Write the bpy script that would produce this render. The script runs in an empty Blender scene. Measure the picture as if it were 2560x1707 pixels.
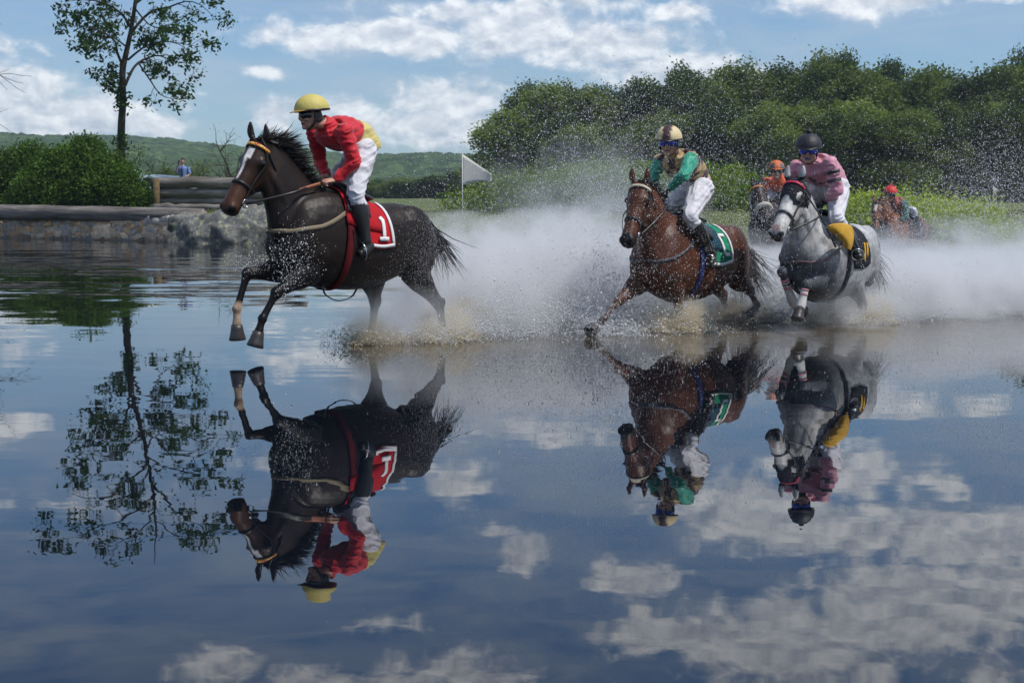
import bpy, bmesh, math, random
import numpy as np
from mathutils import Vector, Matrix, Euler
sc = bpy.context.scene
col = sc.collection
rad = math.radians
# ------------------------------------------------------------------ camera
CAMH, FPX, HOR = 1.25, 3556.0, 500.0
PITCH = math.atan((853.5-HOR)/FPX)
cd = bpy.data.cameras.new('camera'); cam = bpy.data.objects.new('camera', cd); col.objects.link(cam)
cd.lens = 50; cd.sensor_width = 36; cd.clip_end = 6000
cam.location = (0, 0, CAMH); cam.rotation_euler = (math.pi/2-PITCH, 0, 0)
cd.dof.use_dof = True; cd.dof.focus_distance = 12.3; cd.dof.aperture_fstop = 7.0
sc.camera = cam
# ------------------------------------------------------------------ sky, sun, exposure
SUN_EL, SUN_AZ = 57.0, 112.0       # azimuth clockwise from +Y (view direction): high on the right, slightly behind the camera
w = bpy.data.worlds.new('World'); sc.world = w; w.use_nodes = True
nt = w.node_tree; nt.nodes.clear()
def N(tree, typ, **kw):
    n = tree.nodes.new(typ)
    for k, v in kw.items():
        if k.startswith('i'):
            n.inputs[int(k[1:])].default_value = v
        else: setattr(n, k, v)
    return n
def L(tree, a, b): tree.links.new(a, b)
def M_(tree, op, a, b=None, c=None, clamp=False):
    n = tree.nodes.new('ShaderNodeMath'); n.operation = op; n.use_clamp = clamp
    for i, x in enumerate((a, b, c)):
        if x is None: continue
        if isinstance(x, (int, float)): n.inputs[i].default_value = x
        else: tree.links.new(x, n.inputs[i])
    return n.outputs[0]
def V_(tree, op, a, b=None, c=None):
    n = tree.nodes.new('ShaderNodeVectorMath'); n.operation = op
    for i, x in enumerate((a, b, c)):
        if x is None: continue
        if isinstance(x, (tuple, list)): n.inputs[i].default_value = x
        else: tree.links.new(x, n.inputs[i])
    return n
def MIX(tree, f, a, b, mode='MIX'):
    n = tree.nodes.new('ShaderNodeMix'); n.data_type = 'RGBA'; n.blend_type = mode; n.clamp_factor = True
    for i, x in ((0, f), (6, a), (7, b)):
        if isinstance(x, (int, float)): n.inputs[i].default_value = x
        elif isinstance(x, (tuple, list)): n.inputs[i].default_value = tuple(x)+((1,) if len(x) == 3 else ())
        else: tree.links.new(x, n.inputs[i])
    return n.outputs[2]
def RAMP(tree, f, stops, interp='LINEAR'):
    n = tree.nodes.new('ShaderNodeValToRGB'); cr = n.color_ramp; cr.interpolation = interp
    while len(cr.elements) < len(stops): cr.elements.new(0.5)
    for e, (p, c) in zip(cr.elements, stops):
        e.position = p
        if isinstance(c, (int, float)): c = (c, c, c)
        e.color = tuple(c)+(1,)
    if f is not None: tree.links.new(f, n.inputs[0])
    return n.outputs[0]
def NOISE(tree, vec, scale, detail=3, rough=.5, dist=0, dim='3D', out=0):
    n = tree.nodes.new('ShaderNodeTexNoise'); n.noise_dimensions = dim
    n.inputs['Scale'].default_value = scale; n.inputs['Detail'].default_value = detail
    n.inputs['Roughness'].default_value = rough; n.inputs['Distortion'].default_value = dist
    if vec is not None: tree.links.new(vec, n.inputs['Vector'])
    return n.outputs[out]
sky = nt.nodes.new('ShaderNodeTexSky'); sky.sky_type = 'NISHITA'; sky.sun_disc = False
sky.sun_elevation = rad(SUN_EL); sky.sun_rotation = rad(SUN_AZ)
sky.altitude = 200; sky.air_density = 1.0; sky.dust_density = 0.6; sky.ozone_density = 2.2
tc = nt.nodes.new('ShaderNodeTexCoord')
sep = nt.nodes.new('ShaderNodeSeparateXYZ'); L(nt, tc.outputs['Generated'], sep.inputs[0])
az = M_(nt, 'MULTIPLY', M_(nt, 'ARCTAN2', sep.outputs[0], sep.outputs[1]), 3.556)
el = M_(nt, 'MULTIPLY', M_(nt, 'ARCSINE', sep.outputs[2]), 3.556)
cmb = nt.nodes.new('ShaderNodeCombineXYZ'); L(nt, az, cmb.inputs[0]); L(nt, el, cmb.inputs[1])
P = cmb.outputs[0]       # units: thousand pixels of arc
# clouds: (azimuth, elevation, half width, half height, strength)
CL = [(-1.24,.255,.20,.075,1),(-1.05,.20,.22,.06,1),(-1.25,.165,.22,.03,.9),(-.86,.172,.09,.035,1),(-.60,.315,.06,.02,.8),
 (-.17,.245,.13,.055,1.1),(-.22,.185,.26,.05,.9),(-.40,.222,.10,.035,.8),(-.57,.205,.07,.04,.9),(-.12,.14,.25,.02,.8),
 (-.30,.40,.32,.045,1.0),(.02,.42,.18,.07,1.15),(.22,.38,.20,.05,1.1),(-.05,.46,.3,.03,.8),(.17,.48,.14,.022,.7),(.41,.452,.08,.035,.8),
 (.40,.315,.18,.045,1.1),(.86,.478,.20,.05,1),(1.14,.484,.06,.025,.9),(-1.2,.35,.10,.02,.5),
 (-1.23,.545,.09,.03,1),(-.13,.70,.08,.05,1),(-.25,.675,.14,.02,.6),(.03,.87,.06,.045,.9),(-.03,.82,.06,.02,.7),
 (.62,.76,.22,.08,1.15),(.80,.655,.16,.06,1.1),(1.06,.68,.06,.035,1),(1.1,.80,.28,.08,1.1),(.78,.81,.24,.06,1.05),
 (.30,.93,.11,.05,1),(.40,1.07,.16,.06,1.1),(.68,1.08,.26,.085,1.4),(1.0,.98,.26,.09,1.3),(1.25,.91,.2,.08,1.15),
 (-.75,1.13,.10,.05,.9),(-.48,1.18,.12,.04,.9),(-.15,1.17,.18,.055,1),(-.30,1.05,.10,.03,.5),
 (.1,.58,.18,.03,.8),(-.62,.64,.2,.03,.45),(-1.1,.72,.3,.03,.45),(1.2,1.12,.1,.05,.7),
 (0.5,1.6,.9,.25,1),(-1.6,1.7,.8,.2,.9),(2.6,.7,.8,.15,1),(-2.8,.6,.8,.15,1),(3.5,1.4,1.2,.3,1),(-4,1.6,1.4,.35,1),(1,2.6,1.6,.4,1),(7,.8,2,.3,1),(-7,.9,2,.3,1),(9.5,1.6,1.5,.4,1)]
wn = nt.nodes.new('ShaderNodeTexNoise'); wn.inputs['Scale'].default_value = 9; wn.inputs['Detail'].default_value = 4
L(nt, P, wn.inputs['Vector'])
warp = V_(nt, 'SUBTRACT', wn.outputs['Color'], (.5, .5, .5)).outputs[0]
PW = V_(nt, 'MULTIPLY_ADD', warp, (.10, .055, 0), P).outputs[0]
mask = None
for (cu, cv, a, b, s) in CL:
    q = V_(nt, 'MULTIPLY_ADD', PW, (1/a, 1/b, 0), (-cu/a, -cv/b, 0)).outputs[0]
    ln = V_(nt, 'LENGTH', q).outputs['Value']
    m = M_(nt, 'MULTIPLY_ADD', ln, -.62*s, s*1.0)
    mask = m if mask is None else M_(nt, 'SMOOTH_MAX', mask, m, .08)
sv = V_(nt, 'MULTIPLY', P, (1, 1.55, 1)).outputs[0]
n1 = NOISE(nt, sv, 11, 9, .58, .25)
sv2 = V_(nt, 'ADD', sv, (.012, .035, 0)).outputs[0]
n2 = NOISE(nt, sv2, 11, 5, .58, .25)
dens = M_(nt, 'ADD', mask, M_(nt, 'MULTIPLY', M_(nt, 'SUBTRACT', n1, .5), 1.45))
cov = nt.nodes.new('ShaderNodeMapRange'); cov.interpolation_type = 'SMOOTHSTEP'
cov.inputs[1].default_value = .14; cov.inputs[2].default_value = .66; L(nt, dens, cov.inputs[0])
# thin high veil
veil = M_(nt, 'MULTIPLY', RAMP(nt, NOISE(nt, V_(nt, 'MULTIPLY', P, (1, 5, 1)).outputs[0], 2.2, 6, .6, .6), [(.36, 0), (.68, 1)]), .55)
lit = M_(nt, 'MULTIPLY_ADD', M_(nt, 'SUBTRACT', n1, n2), 2.2, .62, clamp=True)
ccol = RAMP(nt, lit, [(0, (3.8, 4.3, 5.3)), (.45, (6.3, 6.7, 7.5)), (1, (10.0, 10.1, 10.3))])
skyc = MIX(nt, 1.0, sky.outputs[0], (.64, .83, 1.04), 'MULTIPLY')
s1 = MIX(nt, veil, skyc, (4.6, 5.2, 6.2))
s2 = MIX(nt, M_(nt, 'MULTIPLY', cov.outputs[0], .93), s1, ccol)
bg = nt.nodes.new('ShaderNodeBackground'); L(nt, s2, bg.inputs[0]); bg.inputs[1].default_value = 0.095
wo = nt.nodes.new('ShaderNodeOutputWorld'); L(nt, bg.outputs[0], wo.inputs[0])
w.cycles.sampling_method = 'MANUAL'; w.cycles.sample_map_resolution = 512
sd = bpy.data.lights.new('sun', 'SUN'); sun = bpy.data.objects.new('sun', sd); col.objects.link(sun)
sd.energy = 3.2; sd.angle = rad(.5); sd.color = (1, .95, .87)
sdir = Vector((math.sin(rad(SUN_AZ))*math.cos(rad(SUN_EL)), math.cos(rad(SUN_AZ))*math.cos(rad(SUN_EL)), math.sin(rad(SUN_EL))))
sun.rotation_euler = (-sdir).to_track_quat('-Z', 'Y').to_euler()
vs = sc.view_settings; vs.view_transform = 'Standard'; vs.look = 'None'; vs.exposure = 0.25; vs.gamma = 1
sc.cycles.use_denoising = True
sc.cycles.max_bounces = 6; sc.cycles.diffuse_bounces = 2; sc.cycles.glossy_bounces = 3; sc.cycles.transmission_bounces = 3
sc.cycles.volume_bounces = 2; sc.cycles.transparent_max_bounces = 8; sc.cycles.caustics_reflective = False; sc.cycles.caustics_refractive = False
sc.cycles.sample_clamp_indirect = 4
# ------------------------------------------------------------------ helpers
cp, sp = math.cos(PITCH), math.sin(PITCH)
def px(u, v, Y):
    """world point that the photo pixel (u, v) shows at distance Y in front of the camera"""
    a, b = (u-1280)/FPX, (853.5-v)/FPX
    d = Vector((a, cp+b*sp, -sp+b*cp))
    return Vector((0, 0, CAMH))+d*(Y/d.y)
def link(o, parent=None):
    col.objects.link(o)
    if parent is not None: o.parent = parent
    return o
def tag(o, label=None, cat=None, group=None, kind=None):
    if label: o['label'] = label
    if cat: o['category'] = cat
    if group: o['group'] = group
    if kind: o['kind'] = kind
    return o
def empty(name, loc, label, cat, group=None):
    o = bpy.data.objects.new(name, None); col.objects.link(o); o.location = loc; o.empty_display_size = .2
    return tag(o, label, cat, group)
def nmesh(name, V, F, mat, parent=None, smooth=False, colattr=None, mats=None, mi=None):
    """mesh object from numpy arrays; F is (n,3) or (n,4)"""
    me = bpy.data.meshes.new(name); V = np.asarray(V, np.float32); F = np.asarray(F, np.int32)
    k = F.shape[1]
    me.vertices.add(len(V)); me.vertices.foreach_set('co', V.ravel())
    me.loops.add(F.size); me.loops.foreach_set('vertex_index', F.ravel())
    me.polygons.add(len(F)); me.polygons.foreach_set('loop_start', np.arange(0, F.size, k, dtype=np.int32))
    me.update(calc_edges=True)
    if smooth: me.polygons.foreach_set('use_smooth', np.ones(len(F), bool))
    if colattr is not None:
        ca = me.color_attributes.new('Col', 'FLOAT_COLOR', 'POINT'); ca.data.foreach_set('color', np.asarray(colattr, np.float32).ravel())
    me.validate()
    for m in (mats or [mat]): me.materials.append(m)
    if mi is not None: me.polygons.foreach_set('material_index', np.asarray(mi, np.int32))
    return link(bpy.data.objects.new(name, me), parent)
def catmull(pts, rs, sub):
    """smooth a list of points and radii"""
    P_ = [np.array(p, float) for p in pts]; R_ = [np.array(r, float) for r in rs]
    if len(P_) < 3 or sub < 2:
        return P_, R_
    A = [2*P_[0]-P_[1]]+P_+[2*P_[-1]-P_[-2]]; B = [R_[0]]+R_+[R_[-1]]
    op, orr = [], []
    for i in range(1, len(A)-2):
        for k in range(sub):
            t = k/sub; t2, t3 = t*t, t*t*t
            for S, O in ((A, op), (B, orr)):
                O.append(.5*((2*S[i])+(-S[i-1]+S[i+1])*t+(2*S[i-1]-5*S[i]+4*S[i+1]-S[i+2])*t2+(-S[i-1]+3*S[i]-3*S[i+1]+S[i+2])*t3))
    op.append(P_[-1]); orr.append(R_[-1])
    return op, [np.maximum(r, 1e-4) for r in orr]
class MB:
    """collects tubes, ellipsoids, boxes and strips; build() links ONE mesh object"""
    def __init__(s): s.V = []; s.F = []
    def add(s, V, F):
        o = len(s.V); s.V += [tuple(v) for v in V]; s.F += [tuple(i+o for i in f) for f in F]
    def tube(s, pts, rs, up=(0, 1, 0), n=16, sub=4, power=2.0, cap=True, closed=False):
        """rs: radius or (radius across 'up', radius along 'up')"""
        rs = [(r, r) if isinstance(r, (int, float)) else r for r in rs]
        if closed:
            pts = list(pts)+[pts[0]]; rs = list(rs)+[rs[0]]
        P_, R_ = catmull(pts, rs, sub)
        if closed: P_ = P_[:-1]; R_ = R_[:-1]
        up = np.array(up, float); up /= np.linalg.norm(up)
        V, F = [], []; m = len(P_); pB = None
        for i, p in enumerate(P_):
            t = (P_[(i+1) % m]-P_[i-1]) if closed else (P_[min(i+1, m-1)]-P_[max(i-1, 0)])
            t /= max(np.linalg.norm(t), 1e-9)
            B = up-t*np.dot(up, t)
            if np.linalg.norm(B) < .25 and pB is not None: B = pB-t*np.dot(pB, t)
            if np.linalg.norm(B) < 1e-3: B = np.array((1., .1, 0))-t*t[0]
            B /= np.linalg.norm(B); pB = B; A = np.cross(B, t)
            for k in range(n):
                a = 2*math.pi*k/n; ca, sa = math.cos(a), math.sin(a)
                if power != 2: ca = math.copysign(abs(ca)**(2/power), ca); sa = math.copysign(abs(sa)**(2/power), sa)
                V.append(p+A*R_[i][0]*ca+B*R_[i][1]*sa)
        rings = m if closed else m-1
        for i in range(rings):
            for k in range(n):
                a = i*n+k; b = i*n+(k+1) % n; j = (i+1) % m
                F.append((a, b, j*n+(k+1) % n, j*n+k))
        if cap and not closed:
            c0 = len(V); V.append(P_[0]-0*P_[0]); V.append(P_[-1])
            for k in range(n):
                F.append((c0, (k+1) % n, k)); F.append((c0+1, (m-1)*n+k, (m-1)*n+(k+1) % n))
        s.add(V, F)
    def ell(s, c, r, rot=None, n=16, m=10, lo=0., hi=1.):
        """ellipsoid centre c, radii r, rotated by Matrix rot (3x3); lo..hi = part of the polar range"""
        V, F = [], []
        for i in range(m+1):
            th = math.pi*(lo+(hi-lo)*i/m)
            for k in range(n):
                a = 2*math.pi*k/n
                v = Vector((r[0]*math.sin(th)*math.cos(a), r[1]*math.sin(th)*math.sin(a), r[2]*math.cos(th)))
                if rot is not None: v = rot @ v
                V.append(v+Vector(c))
        for i in range(m):
            for k in range(n): F.append((i*n+k, (i+1)*n+k, (i+1)*n+(k+1) % n, i*n+(k+1) % n))
        s.add(V, F)
    def box(s, c, h, rot=None, ch=0):
        V = []
        for x in (-1, 1):
            for y in (-1, 1):
                for z in (-1, 1):
                    v = Vector((x*h[0], y*h[1], z*h[2]))
                    if rot is not None: v = rot @ v
                    V.append(v+Vector(c))
        s.add(V, [(0, 1, 3, 2), (4, 6, 7, 5), (0, 4, 5, 1), (2, 3, 7, 6), (0, 2, 6, 4), (1, 5, 7, 3)])
    def build(s, name, mat, parent=None, smooth=True):
        me = bpy.data.meshes.new(name); me.from_pydata(s.V, [], s.F); me.update()
        if smooth: me.polygons.foreach_set('use_smooth', [True]*len(me.polygons))
        me.materials.append(mat)
        return link(bpy.data.objects.new(name, me), parent)
    def remesh(s, name, mat, parent, voxel, it=3, colf=None, fac=.5):
        """fuse everything into one continuous surface"""
        o = s.build(name, mat, None, False)
        r = o.modifiers.new('r', 'REMESH'); r.mode = 'VOXEL'; r.voxel_size = voxel; r.use_smooth_shade = True
        if it:
            q = o.modifiers.new('s', 'SMOOTH'); q.factor = fac; q.iterations = it
        bpy.context.view_layer.update()
        dg = bpy.context.evaluated_depsgraph_get()
        me = bpy.data.meshes.new_from_object(o.evaluated_get(dg))
        old = o.data; o.modifiers.clear(); o.data = me; bpy.data.meshes.remove(old); me.name = name
        if not me.materials: me.materials.append(mat)
        me.polygons.foreach_set('use_smooth', [True]*len(me.polygons))
        if colf is not None:
            n = len(me.vertices); co = np.empty(n*3, np.float32); me.vertices.foreach_get('co', co); co = co.reshape(-1, 3)
            c = np.ones((n, 4), np.float32); c[:, :3] = colf(co)
            ca = me.color_attributes.new('Col', 'FLOAT_COLOR', 'POINT'); ca.data.foreach_set('color', c.ravel())
        if parent is not None: o.parent = parent
        return o
# ------------------------------------------------------------------ materials
MATS = {}
def mat(name, base=(.5, .5, .5), rough=.6, spec=.5, metal=0, **kw):
    """principled material with noise variation of the colour and a noise bump"""
    if name in MATS: return MATS[name]
    m = bpy.data.materials.new(name); m.use_nodes = True; t = m.node_tree
    b = t.nodes['Principled BSDF']; b.inputs['Roughness'].default_value = rough
    b.inputs['Specular IOR Level'].default_value = spec; b.inputs['Metallic'].default_value = metal
    tcn = t.nodes.new('ShaderNodeTexCoord'); vec = tcn.outputs['Object']
    if kw.get('attr'):
        a = t.nodes.new('ShaderNodeAttribute'); a.attribute_name = 'Col'; c = a.outputs['Color']
    else: c = base
    var = kw.get('var', .18); vs_ = kw.get('vscale', 12)
    nz = NOISE(t, vec, vs_, 4, .6)
    f = RAMP(t, nz, [(.25, 1-var), (.75, 1+var)])
    c = MIX(t, 1.0, c, f, 'MULTIPLY')
    L(t, c, b.inputs['Base Color'])
    bs = kw.get('bump', 0)
    if bs:
        bn = NOISE(t, vec, kw.get('bscale', 40), kw.get('bdet', 4), .6, kw.get('bdist', 0))
        bp = t.nodes.new('ShaderNodeBump'); bp.inputs['Strength'].default_value = 1; bp.inputs['Distance'].default_value = bs
        L(t, bn, bp.inputs['Height']); L(t, bp.outputs[0], b.inputs['Normal'])
    if kw.get('sheen'): b.inputs['Sheen Weight'].default_value = kw['sheen']
    if kw.get('coat'): b.inputs['Coat Weight'].default_value = kw['coat']; b.inputs['Coat Roughness'].default_value = .15
    MATS[name] = m
    return m
def leafmat(name, c1, c2, trans=.35, vscale=.6):
    m = bpy.data.materials.new(name); m.use_nodes = True; t = m.node_tree; t.nodes.clear()
    g = t.nodes.new('ShaderNodeNewGeometry'); oi = t.nodes.new('ShaderNodeObjectInfo')
    nz = NOISE(t, g.outputs['Position'], vscale, 3, .6)
    f = M_(t, 'ADD', M_(t, 'MULTIPLY_ADD', nz, 1.5, -.3), M_(t, 'MULTIPLY_ADD', oi.outputs['Random'], .8, -.34))
    nz2 = NOISE(t, g.outputs['Position'], vscale*14, 2, .6)
    f = M_(t, 'ADD', f, M_(t, 'MULTIPLY_ADD', nz2, .8, -.4))
    c = RAMP(t, f, [(.25, c1), (.7, c2)])
    d = t.nodes.new('ShaderNodeBsdfPrincipled'); L(t, c, d.inputs['Base Color']); d.inputs['Roughness'].default_value = .55; d.inputs['Specular IOR Level'].default_value = .12
    tr = t.nodes.new('ShaderNodeBsdfTranslucent'); L(t, MIX(t, 1, c, (1.25, 1.35, .7), 'MULTIPLY'), tr.inputs[0])
    mx = t.nodes.new('ShaderNodeMixShader'); mx.inputs[0].default_value = trans
    L(t, d.outputs[0], mx.inputs[1]); L(t, tr.outputs[0], mx.inputs[2])
    o = t.nodes.new('ShaderNodeOutputMaterial'); L(t, mx.outputs[0], o.inputs[0])
    return m
# ------------------------------------------------------------------ ground
def sstep(a, b, x):
    t = np.clip((x-a)/(b-a), 0, 1); return t*t*(3-2*t)
def vnoise(x, y, s, seed=0):
    """cheap smooth 2-D value noise"""
    x = np.asarray(x)/s; y = np.asarray(y)/s; xi = np.floor(x).astype(int); yi = np.floor(y).astype(int)
    fx, fy = x-xi, y-yi; fx = fx*fx*(3-2*fx); fy = fy*fy*(3-2*fy)
    def h(i, j):
        n = np.sin(i*127.1+j*311.7+seed*74.7)*43758.5453; return n-np.floor(n)
    return (h(xi, yi)*(1-fx)+h(xi+1, yi)*fx)*(1-fy)+(h(xi, yi+1)*(1-fx)+h(xi+1, yi+1)*fx)*fy
def shore(x):
    left = np.interp(x, [-60, -24, -17.2, -9.6, -6.6, -4], [55, 51.5, 47.9, 42.6, 40.2, 39.5])
    return np.where(x < -4, left, np.interp(x, [-4, 4, 9, 20, 60], [39.5, 38, 36.6, 36.5, 45]))+vnoise(x, x*0, 2.5)*.25*(x > -6.6)
def ground_h(x, y):
    t = y-shore(x)
    leftw = 1-sstep(-8.9, -7.9, x)
    bankL = np.where(t > .45, .84+.16*sstep(1, 12, t), -.6)
    bankR = -.6+sstep(-2.5, 8, t)*1.45+.0
    h = bankL*leftw+bankR*(1-leftw)
    h = h+sstep(8, 90, t)*(.35)+sstep(60, 260, t)*.3
    h = h+sstep(70, 200, t)*sstep(5, 60, x)*3.5
    side = sstep(60, 75, np.abs(x)); h = h*(1-side)+np.maximum(h, 1.0)*side
    back = sstep(0, 14, -y-14); h = h*(1-back)+1.2*back
    return h+(vnoise(x, y, 3, 5)-.5)*.12*sstep(.3, 2, t)+(vnoise(x, y, 17, 6)-.5)*.3*sstep(5, 20, t)
xs = np.concatenate([-np.geomspace(31, 2500, 40)[::-1], np.linspace(-30, 30, 161), np.geomspace(31, 2500, 40)])
ys = np.concatenate([np.linspace(-400, -30, 6), np.linspace(-28, 30, 20), np.linspace(31, 62, 110), np.geomspace(63, 3000, 60)])
GX, GY = np.meshgrid(xs, ys); GZ = ground_h(GX, GY)
nx_, ny_ = len(xs), len(ys)
idx = np.arange(nx_*ny_).reshape(ny_, nx_)
GF = np.stack([idx[:-1, :-1], idx[:-1, 1:], idx[1:, 1:], idx[1:, :-1]], -1).reshape(-1, 4)
gm = bpy.data.materials.new('grass_ground'); gm.use_nodes = True; t = gm.node_tree; b = t.nodes['Principled BSDF']
g = t.nodes.new('ShaderNodeNewGeometry')
nA = NOISE(t, g.outputs['Position'], .12, 5, .6); nB = NOISE(t, g.outputs['Position'], 3.5, 5, .7)
c = MIX(t, RAMP(t, nA, [(.35, 0), (.65, 1)]), (.085, .115, .03), (.13, .15, .045))
c = MIX(t, RAMP(t, nB, [(.4, 0), (.7, .7)]), c, (.05, .075, .02))
sz = t.nodes.new('ShaderNodeSeparateXYZ'); L(t, g.outputs['Position'], sz.inputs[0])
mud = M_(t, 'SUBTRACT', 1.0, RAMP(t, M_(t, 'ADD', M_(t, 'MULTIPLY', sz.outputs[2], 2.2), M_(t, 'MULTIPLY', nB, .4)), [(.15, 0), (.5, 1)]))
c = MIX(t, mud, c, (.07, .055, .035)); L(t, c, b.inputs['Base Color']); b.inputs['Roughness'].default_value = .9
bp = t.nodes.new('ShaderNodeBump'); bp.inputs['Distance'].default_value = .05; L(t, nB, bp.inputs['Height']); L(t, bp.outputs[0], b.inputs['Normal'])
go = nmesh('ground', np.stack([GX, GY, GZ], -1).reshape(-1, 3), GF, gm, smooth=True); tag(go, kind='structure')
# ------------------------------------------------------------------ water
wm = bpy.data.materials.new('pond_water'); wm.use_nodes = True; t = wm.node_tree; b = t.nodes['Principled BSDF']
g = t.nodes.new('ShaderNodeNewGeometry'); pos = g.outputs['Position']
sz = t.nodes.new('ShaderNodeSeparateXYZ'); L(t, pos, sz.inputs[0])
silt = RAMP(t, NOISE(t, pos, .35, 4, .6), [(.3, 0), (.75, 1)])
def gauss_mask(t, pos, c, r):
    q = V_(t, 'MULTIPLY_ADD', pos, (1/r[0], 1/r[1], 0), (-c[0]/r[0], -c[1]/r[1], 0)).outputs[0]
    return M_(t, 'SUBTRACT', 1.0, V_(t, 'LENGTH', q).outputs['Value'], clamp=True)
churn = gauss_mask(t, pos, (2.2, 14.2), (5.5, 3.2)); churn2 = gauss_mask(t, pos, (-.6, 12.4), (1.7, 1.1))
ch = M_(t, 'MAXIMUM', churn, churn2)
ch = M_(t, 'MULTIPLY', ch, M_(t, 'MULTIPLY_ADD', NOISE(t, pos, 2.2, 5, .7), 1.8, .1), clamp=True)
c = MIX(t, silt, (.002, .004, .009), (.006, .008, .011)); c = MIX(t, ch, c, (.13, .105, .07)); L(t, c, b.inputs['Base Color'])
b.inputs['IOR'].default_value = 1.75
L(t, M_(t, 'MULTIPLY_ADD', ch, .18, .002), b.inputs['Roughness'])
# ripples: long calm swell near the camera, wind ripple bands further out on the left
pst = V_(t, 'MULTIPLY', pos, (.55, 1.5, 1)).outputs[0]
r1 = NOISE(t, pst, 1.1, 2, .5); r2 = NOISE(t, pst, 4.5, 3, .55, .4); r3 = NOISE(t, pos, 16, 3, .6)
band = M_(t, 'MULTIPLY', RAMP(t, M_(t, 'MULTIPLY', sz.outputs[1], .03), [(.36, 0), (.46, .35), (.54, .9), (.85, 1), (.98, .45)]), RAMP(t, NOISE(t, V_(t, 'MULTIPLY', pos, (.3, 1, 1)).outputs[0], .35, 2, .5), [(.35, .35), (.65, 1)]))
def slope(vec, scale, det, amp, dist=0):
    n = V_(t, 'SUBTRACT', NOISE(t, vec, scale, det, .55, dist, '3D', 1), (.5, .5, .5)).outputs[0]
    sc_ = t.nodes.new('ShaderNodeVectorMath'); sc_.operation = 'SCALE'; L(t, n, sc_.inputs[0])
    if isinstance(amp, (int, float)): sc_.inputs['Scale'].default_value = amp
    else: L(t, amp, sc_.inputs['Scale'])
    return sc_.outputs[0]
tot_ = slope(pst, 1.3, 2, .009)
pst2 = V_(t, 'MULTIPLY', pos, (.28, 1.1, 1)).outputs[0]
for s_ in (slope(pst, 4.5, 2, .0095, .4), slope(pst2, .9, 2, M_(t, 'MULTIPLY', band, .085), .4), slope(pst2, 2.0, 2, M_(t, 'MULTIPLY', band, .12), .4), slope(pst, 2.2, 3, M_(t, 'MULTIPLY', band, .075), .5), slope(pst, 7.0, 3, M_(t, 'MULTIPLY', band, .05), .4), slope(pos, 6, 4, M_(t, 'MULTIPLY', ch, .16), .3), slope(pos, 22, 3, M_(t, 'MULTIPLY', ch, .10))):
    tot_ = V_(t, 'ADD', tot_, s_).outputs[0]
nv_ = V_(t, 'NORMALIZE', V_(t, 'ADD', V_(t, 'MULTIPLY', tot_, (.7, 1, 0)).outputs[0], (0, 0, 1)).outputs[0]).outputs[0]
L(t, nv_, b.inputs['Normal'])
wo_ = nmesh('water', [(-90, -40, 0), (90, -40, 0), (90, 62, 0), (-90, 62, 0)], [(0, 1, 2, 3)], wm); tag(wo_, kind='structure')
# ------------------------------------------------------------------ far wooded hills
def hill(name, y0, y1, tops, base, seed, mat_, amp):
    X = np.linspace(-.42*y1, .1*y1, 560); Y = np.linspace(y0, y1, 230)
    A, B = np.meshgrid(X, Y); tt = (B-y0)/(y1-y0)
    U = A/B*3556+1280
    H = np.interp(U, [p[0] for p in tops], [p[1] for p in tops])/3556*y1
    Z = base+(H-base)*np.sin(np.clip(tt*1.05, 0, 1)*math.pi/2)
    n = vnoise(A, B, amp*9, seed+3)*amp*1.3; best = np.full(A.shape, 9.)
    for di in (-1, 0, 1):
        for dj in (-1, 0, 1):
            ci, cj = np.floor(A/6.5)+di, np.floor(B/6.5)+dj; hx = np.sin(ci*127.1+cj*311.7)*43758.5453; hy = np.sin(ci*269.5+cj*183.3)*43758.5453; hx -= np.floor(hx); hy -= np.floor(hy)
            dd = ((A/6.5-ci-hx)**2+(B/6.5-cj-hy)**2)/(.35+.5*hx); best = np.minimum(best, dd-.5*hy)
    n = n+np.sqrt(np.clip(1.2-best, 0, None))*4.4-2.5+vnoise(A, B, 2.2, seed)*1.2
    Z = Z+(n-amp)*sstep(0, .1, tt)
    i = np.arange(A.size).reshape(A.shape)
    F = np.stack([i[:-1, :-1], i[:-1, 1:], i[1:, 1:], i[1:, :-1]], -1).reshape(-1, 4)
    return tag(nmesh(name, np.stack([A, B, Z], -1).reshape(-1, 3), F, mat_, smooth=False), kind='structure')
hm = bpy.data.materials.new('far_woodland'); hm.use_nodes = True; t = hm.node_tree; b = t.nodes['Principled BSDF']
g = t.nodes.new('ShaderNodeNewGeometry')
vz = t.nodes.new('ShaderNodeTexVoronoi'); vz.inputs['Scale'].default_value = .16; L(t, g.outputs['Position'], vz.inputs['Vector'])
c = RAMP(t, NOISE(t, g.outputs['Position'], .03, 5, .65), [(.3, (.026, .045, .018)), (.55, (.05, .08, .026)), (.75, (.09, .125, .04))])
c = MIX(t, 1, c, RAMP(t, vz.outputs['Color'], [(.1, .55), (.9, 1.55)]), 'MULTIPLY'); L(t, c, b.inputs['Base Color']); b.inputs['Roughness'].default_value = 1
b.inputs['Specular IOR Level'].default_value = 0
bp = t.nodes.new('ShaderNodeBump'); bp.inputs['Distance'].default_value = 4
L(t, NOISE(t, g.outputs['Position'], .18, 3, .7), bp.inputs['Height']); L(t, bp.outputs[0], b.inputs['Normal'])
hill('hills', 480, 1000, [(-1500, 142), (0, 144), (130, 142), (330, 137), (520, 119), (640, 109), (950, 102), (1250, 97), (1800, 105), (3500, 130)], 2, 3, hm, 4.5)
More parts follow.
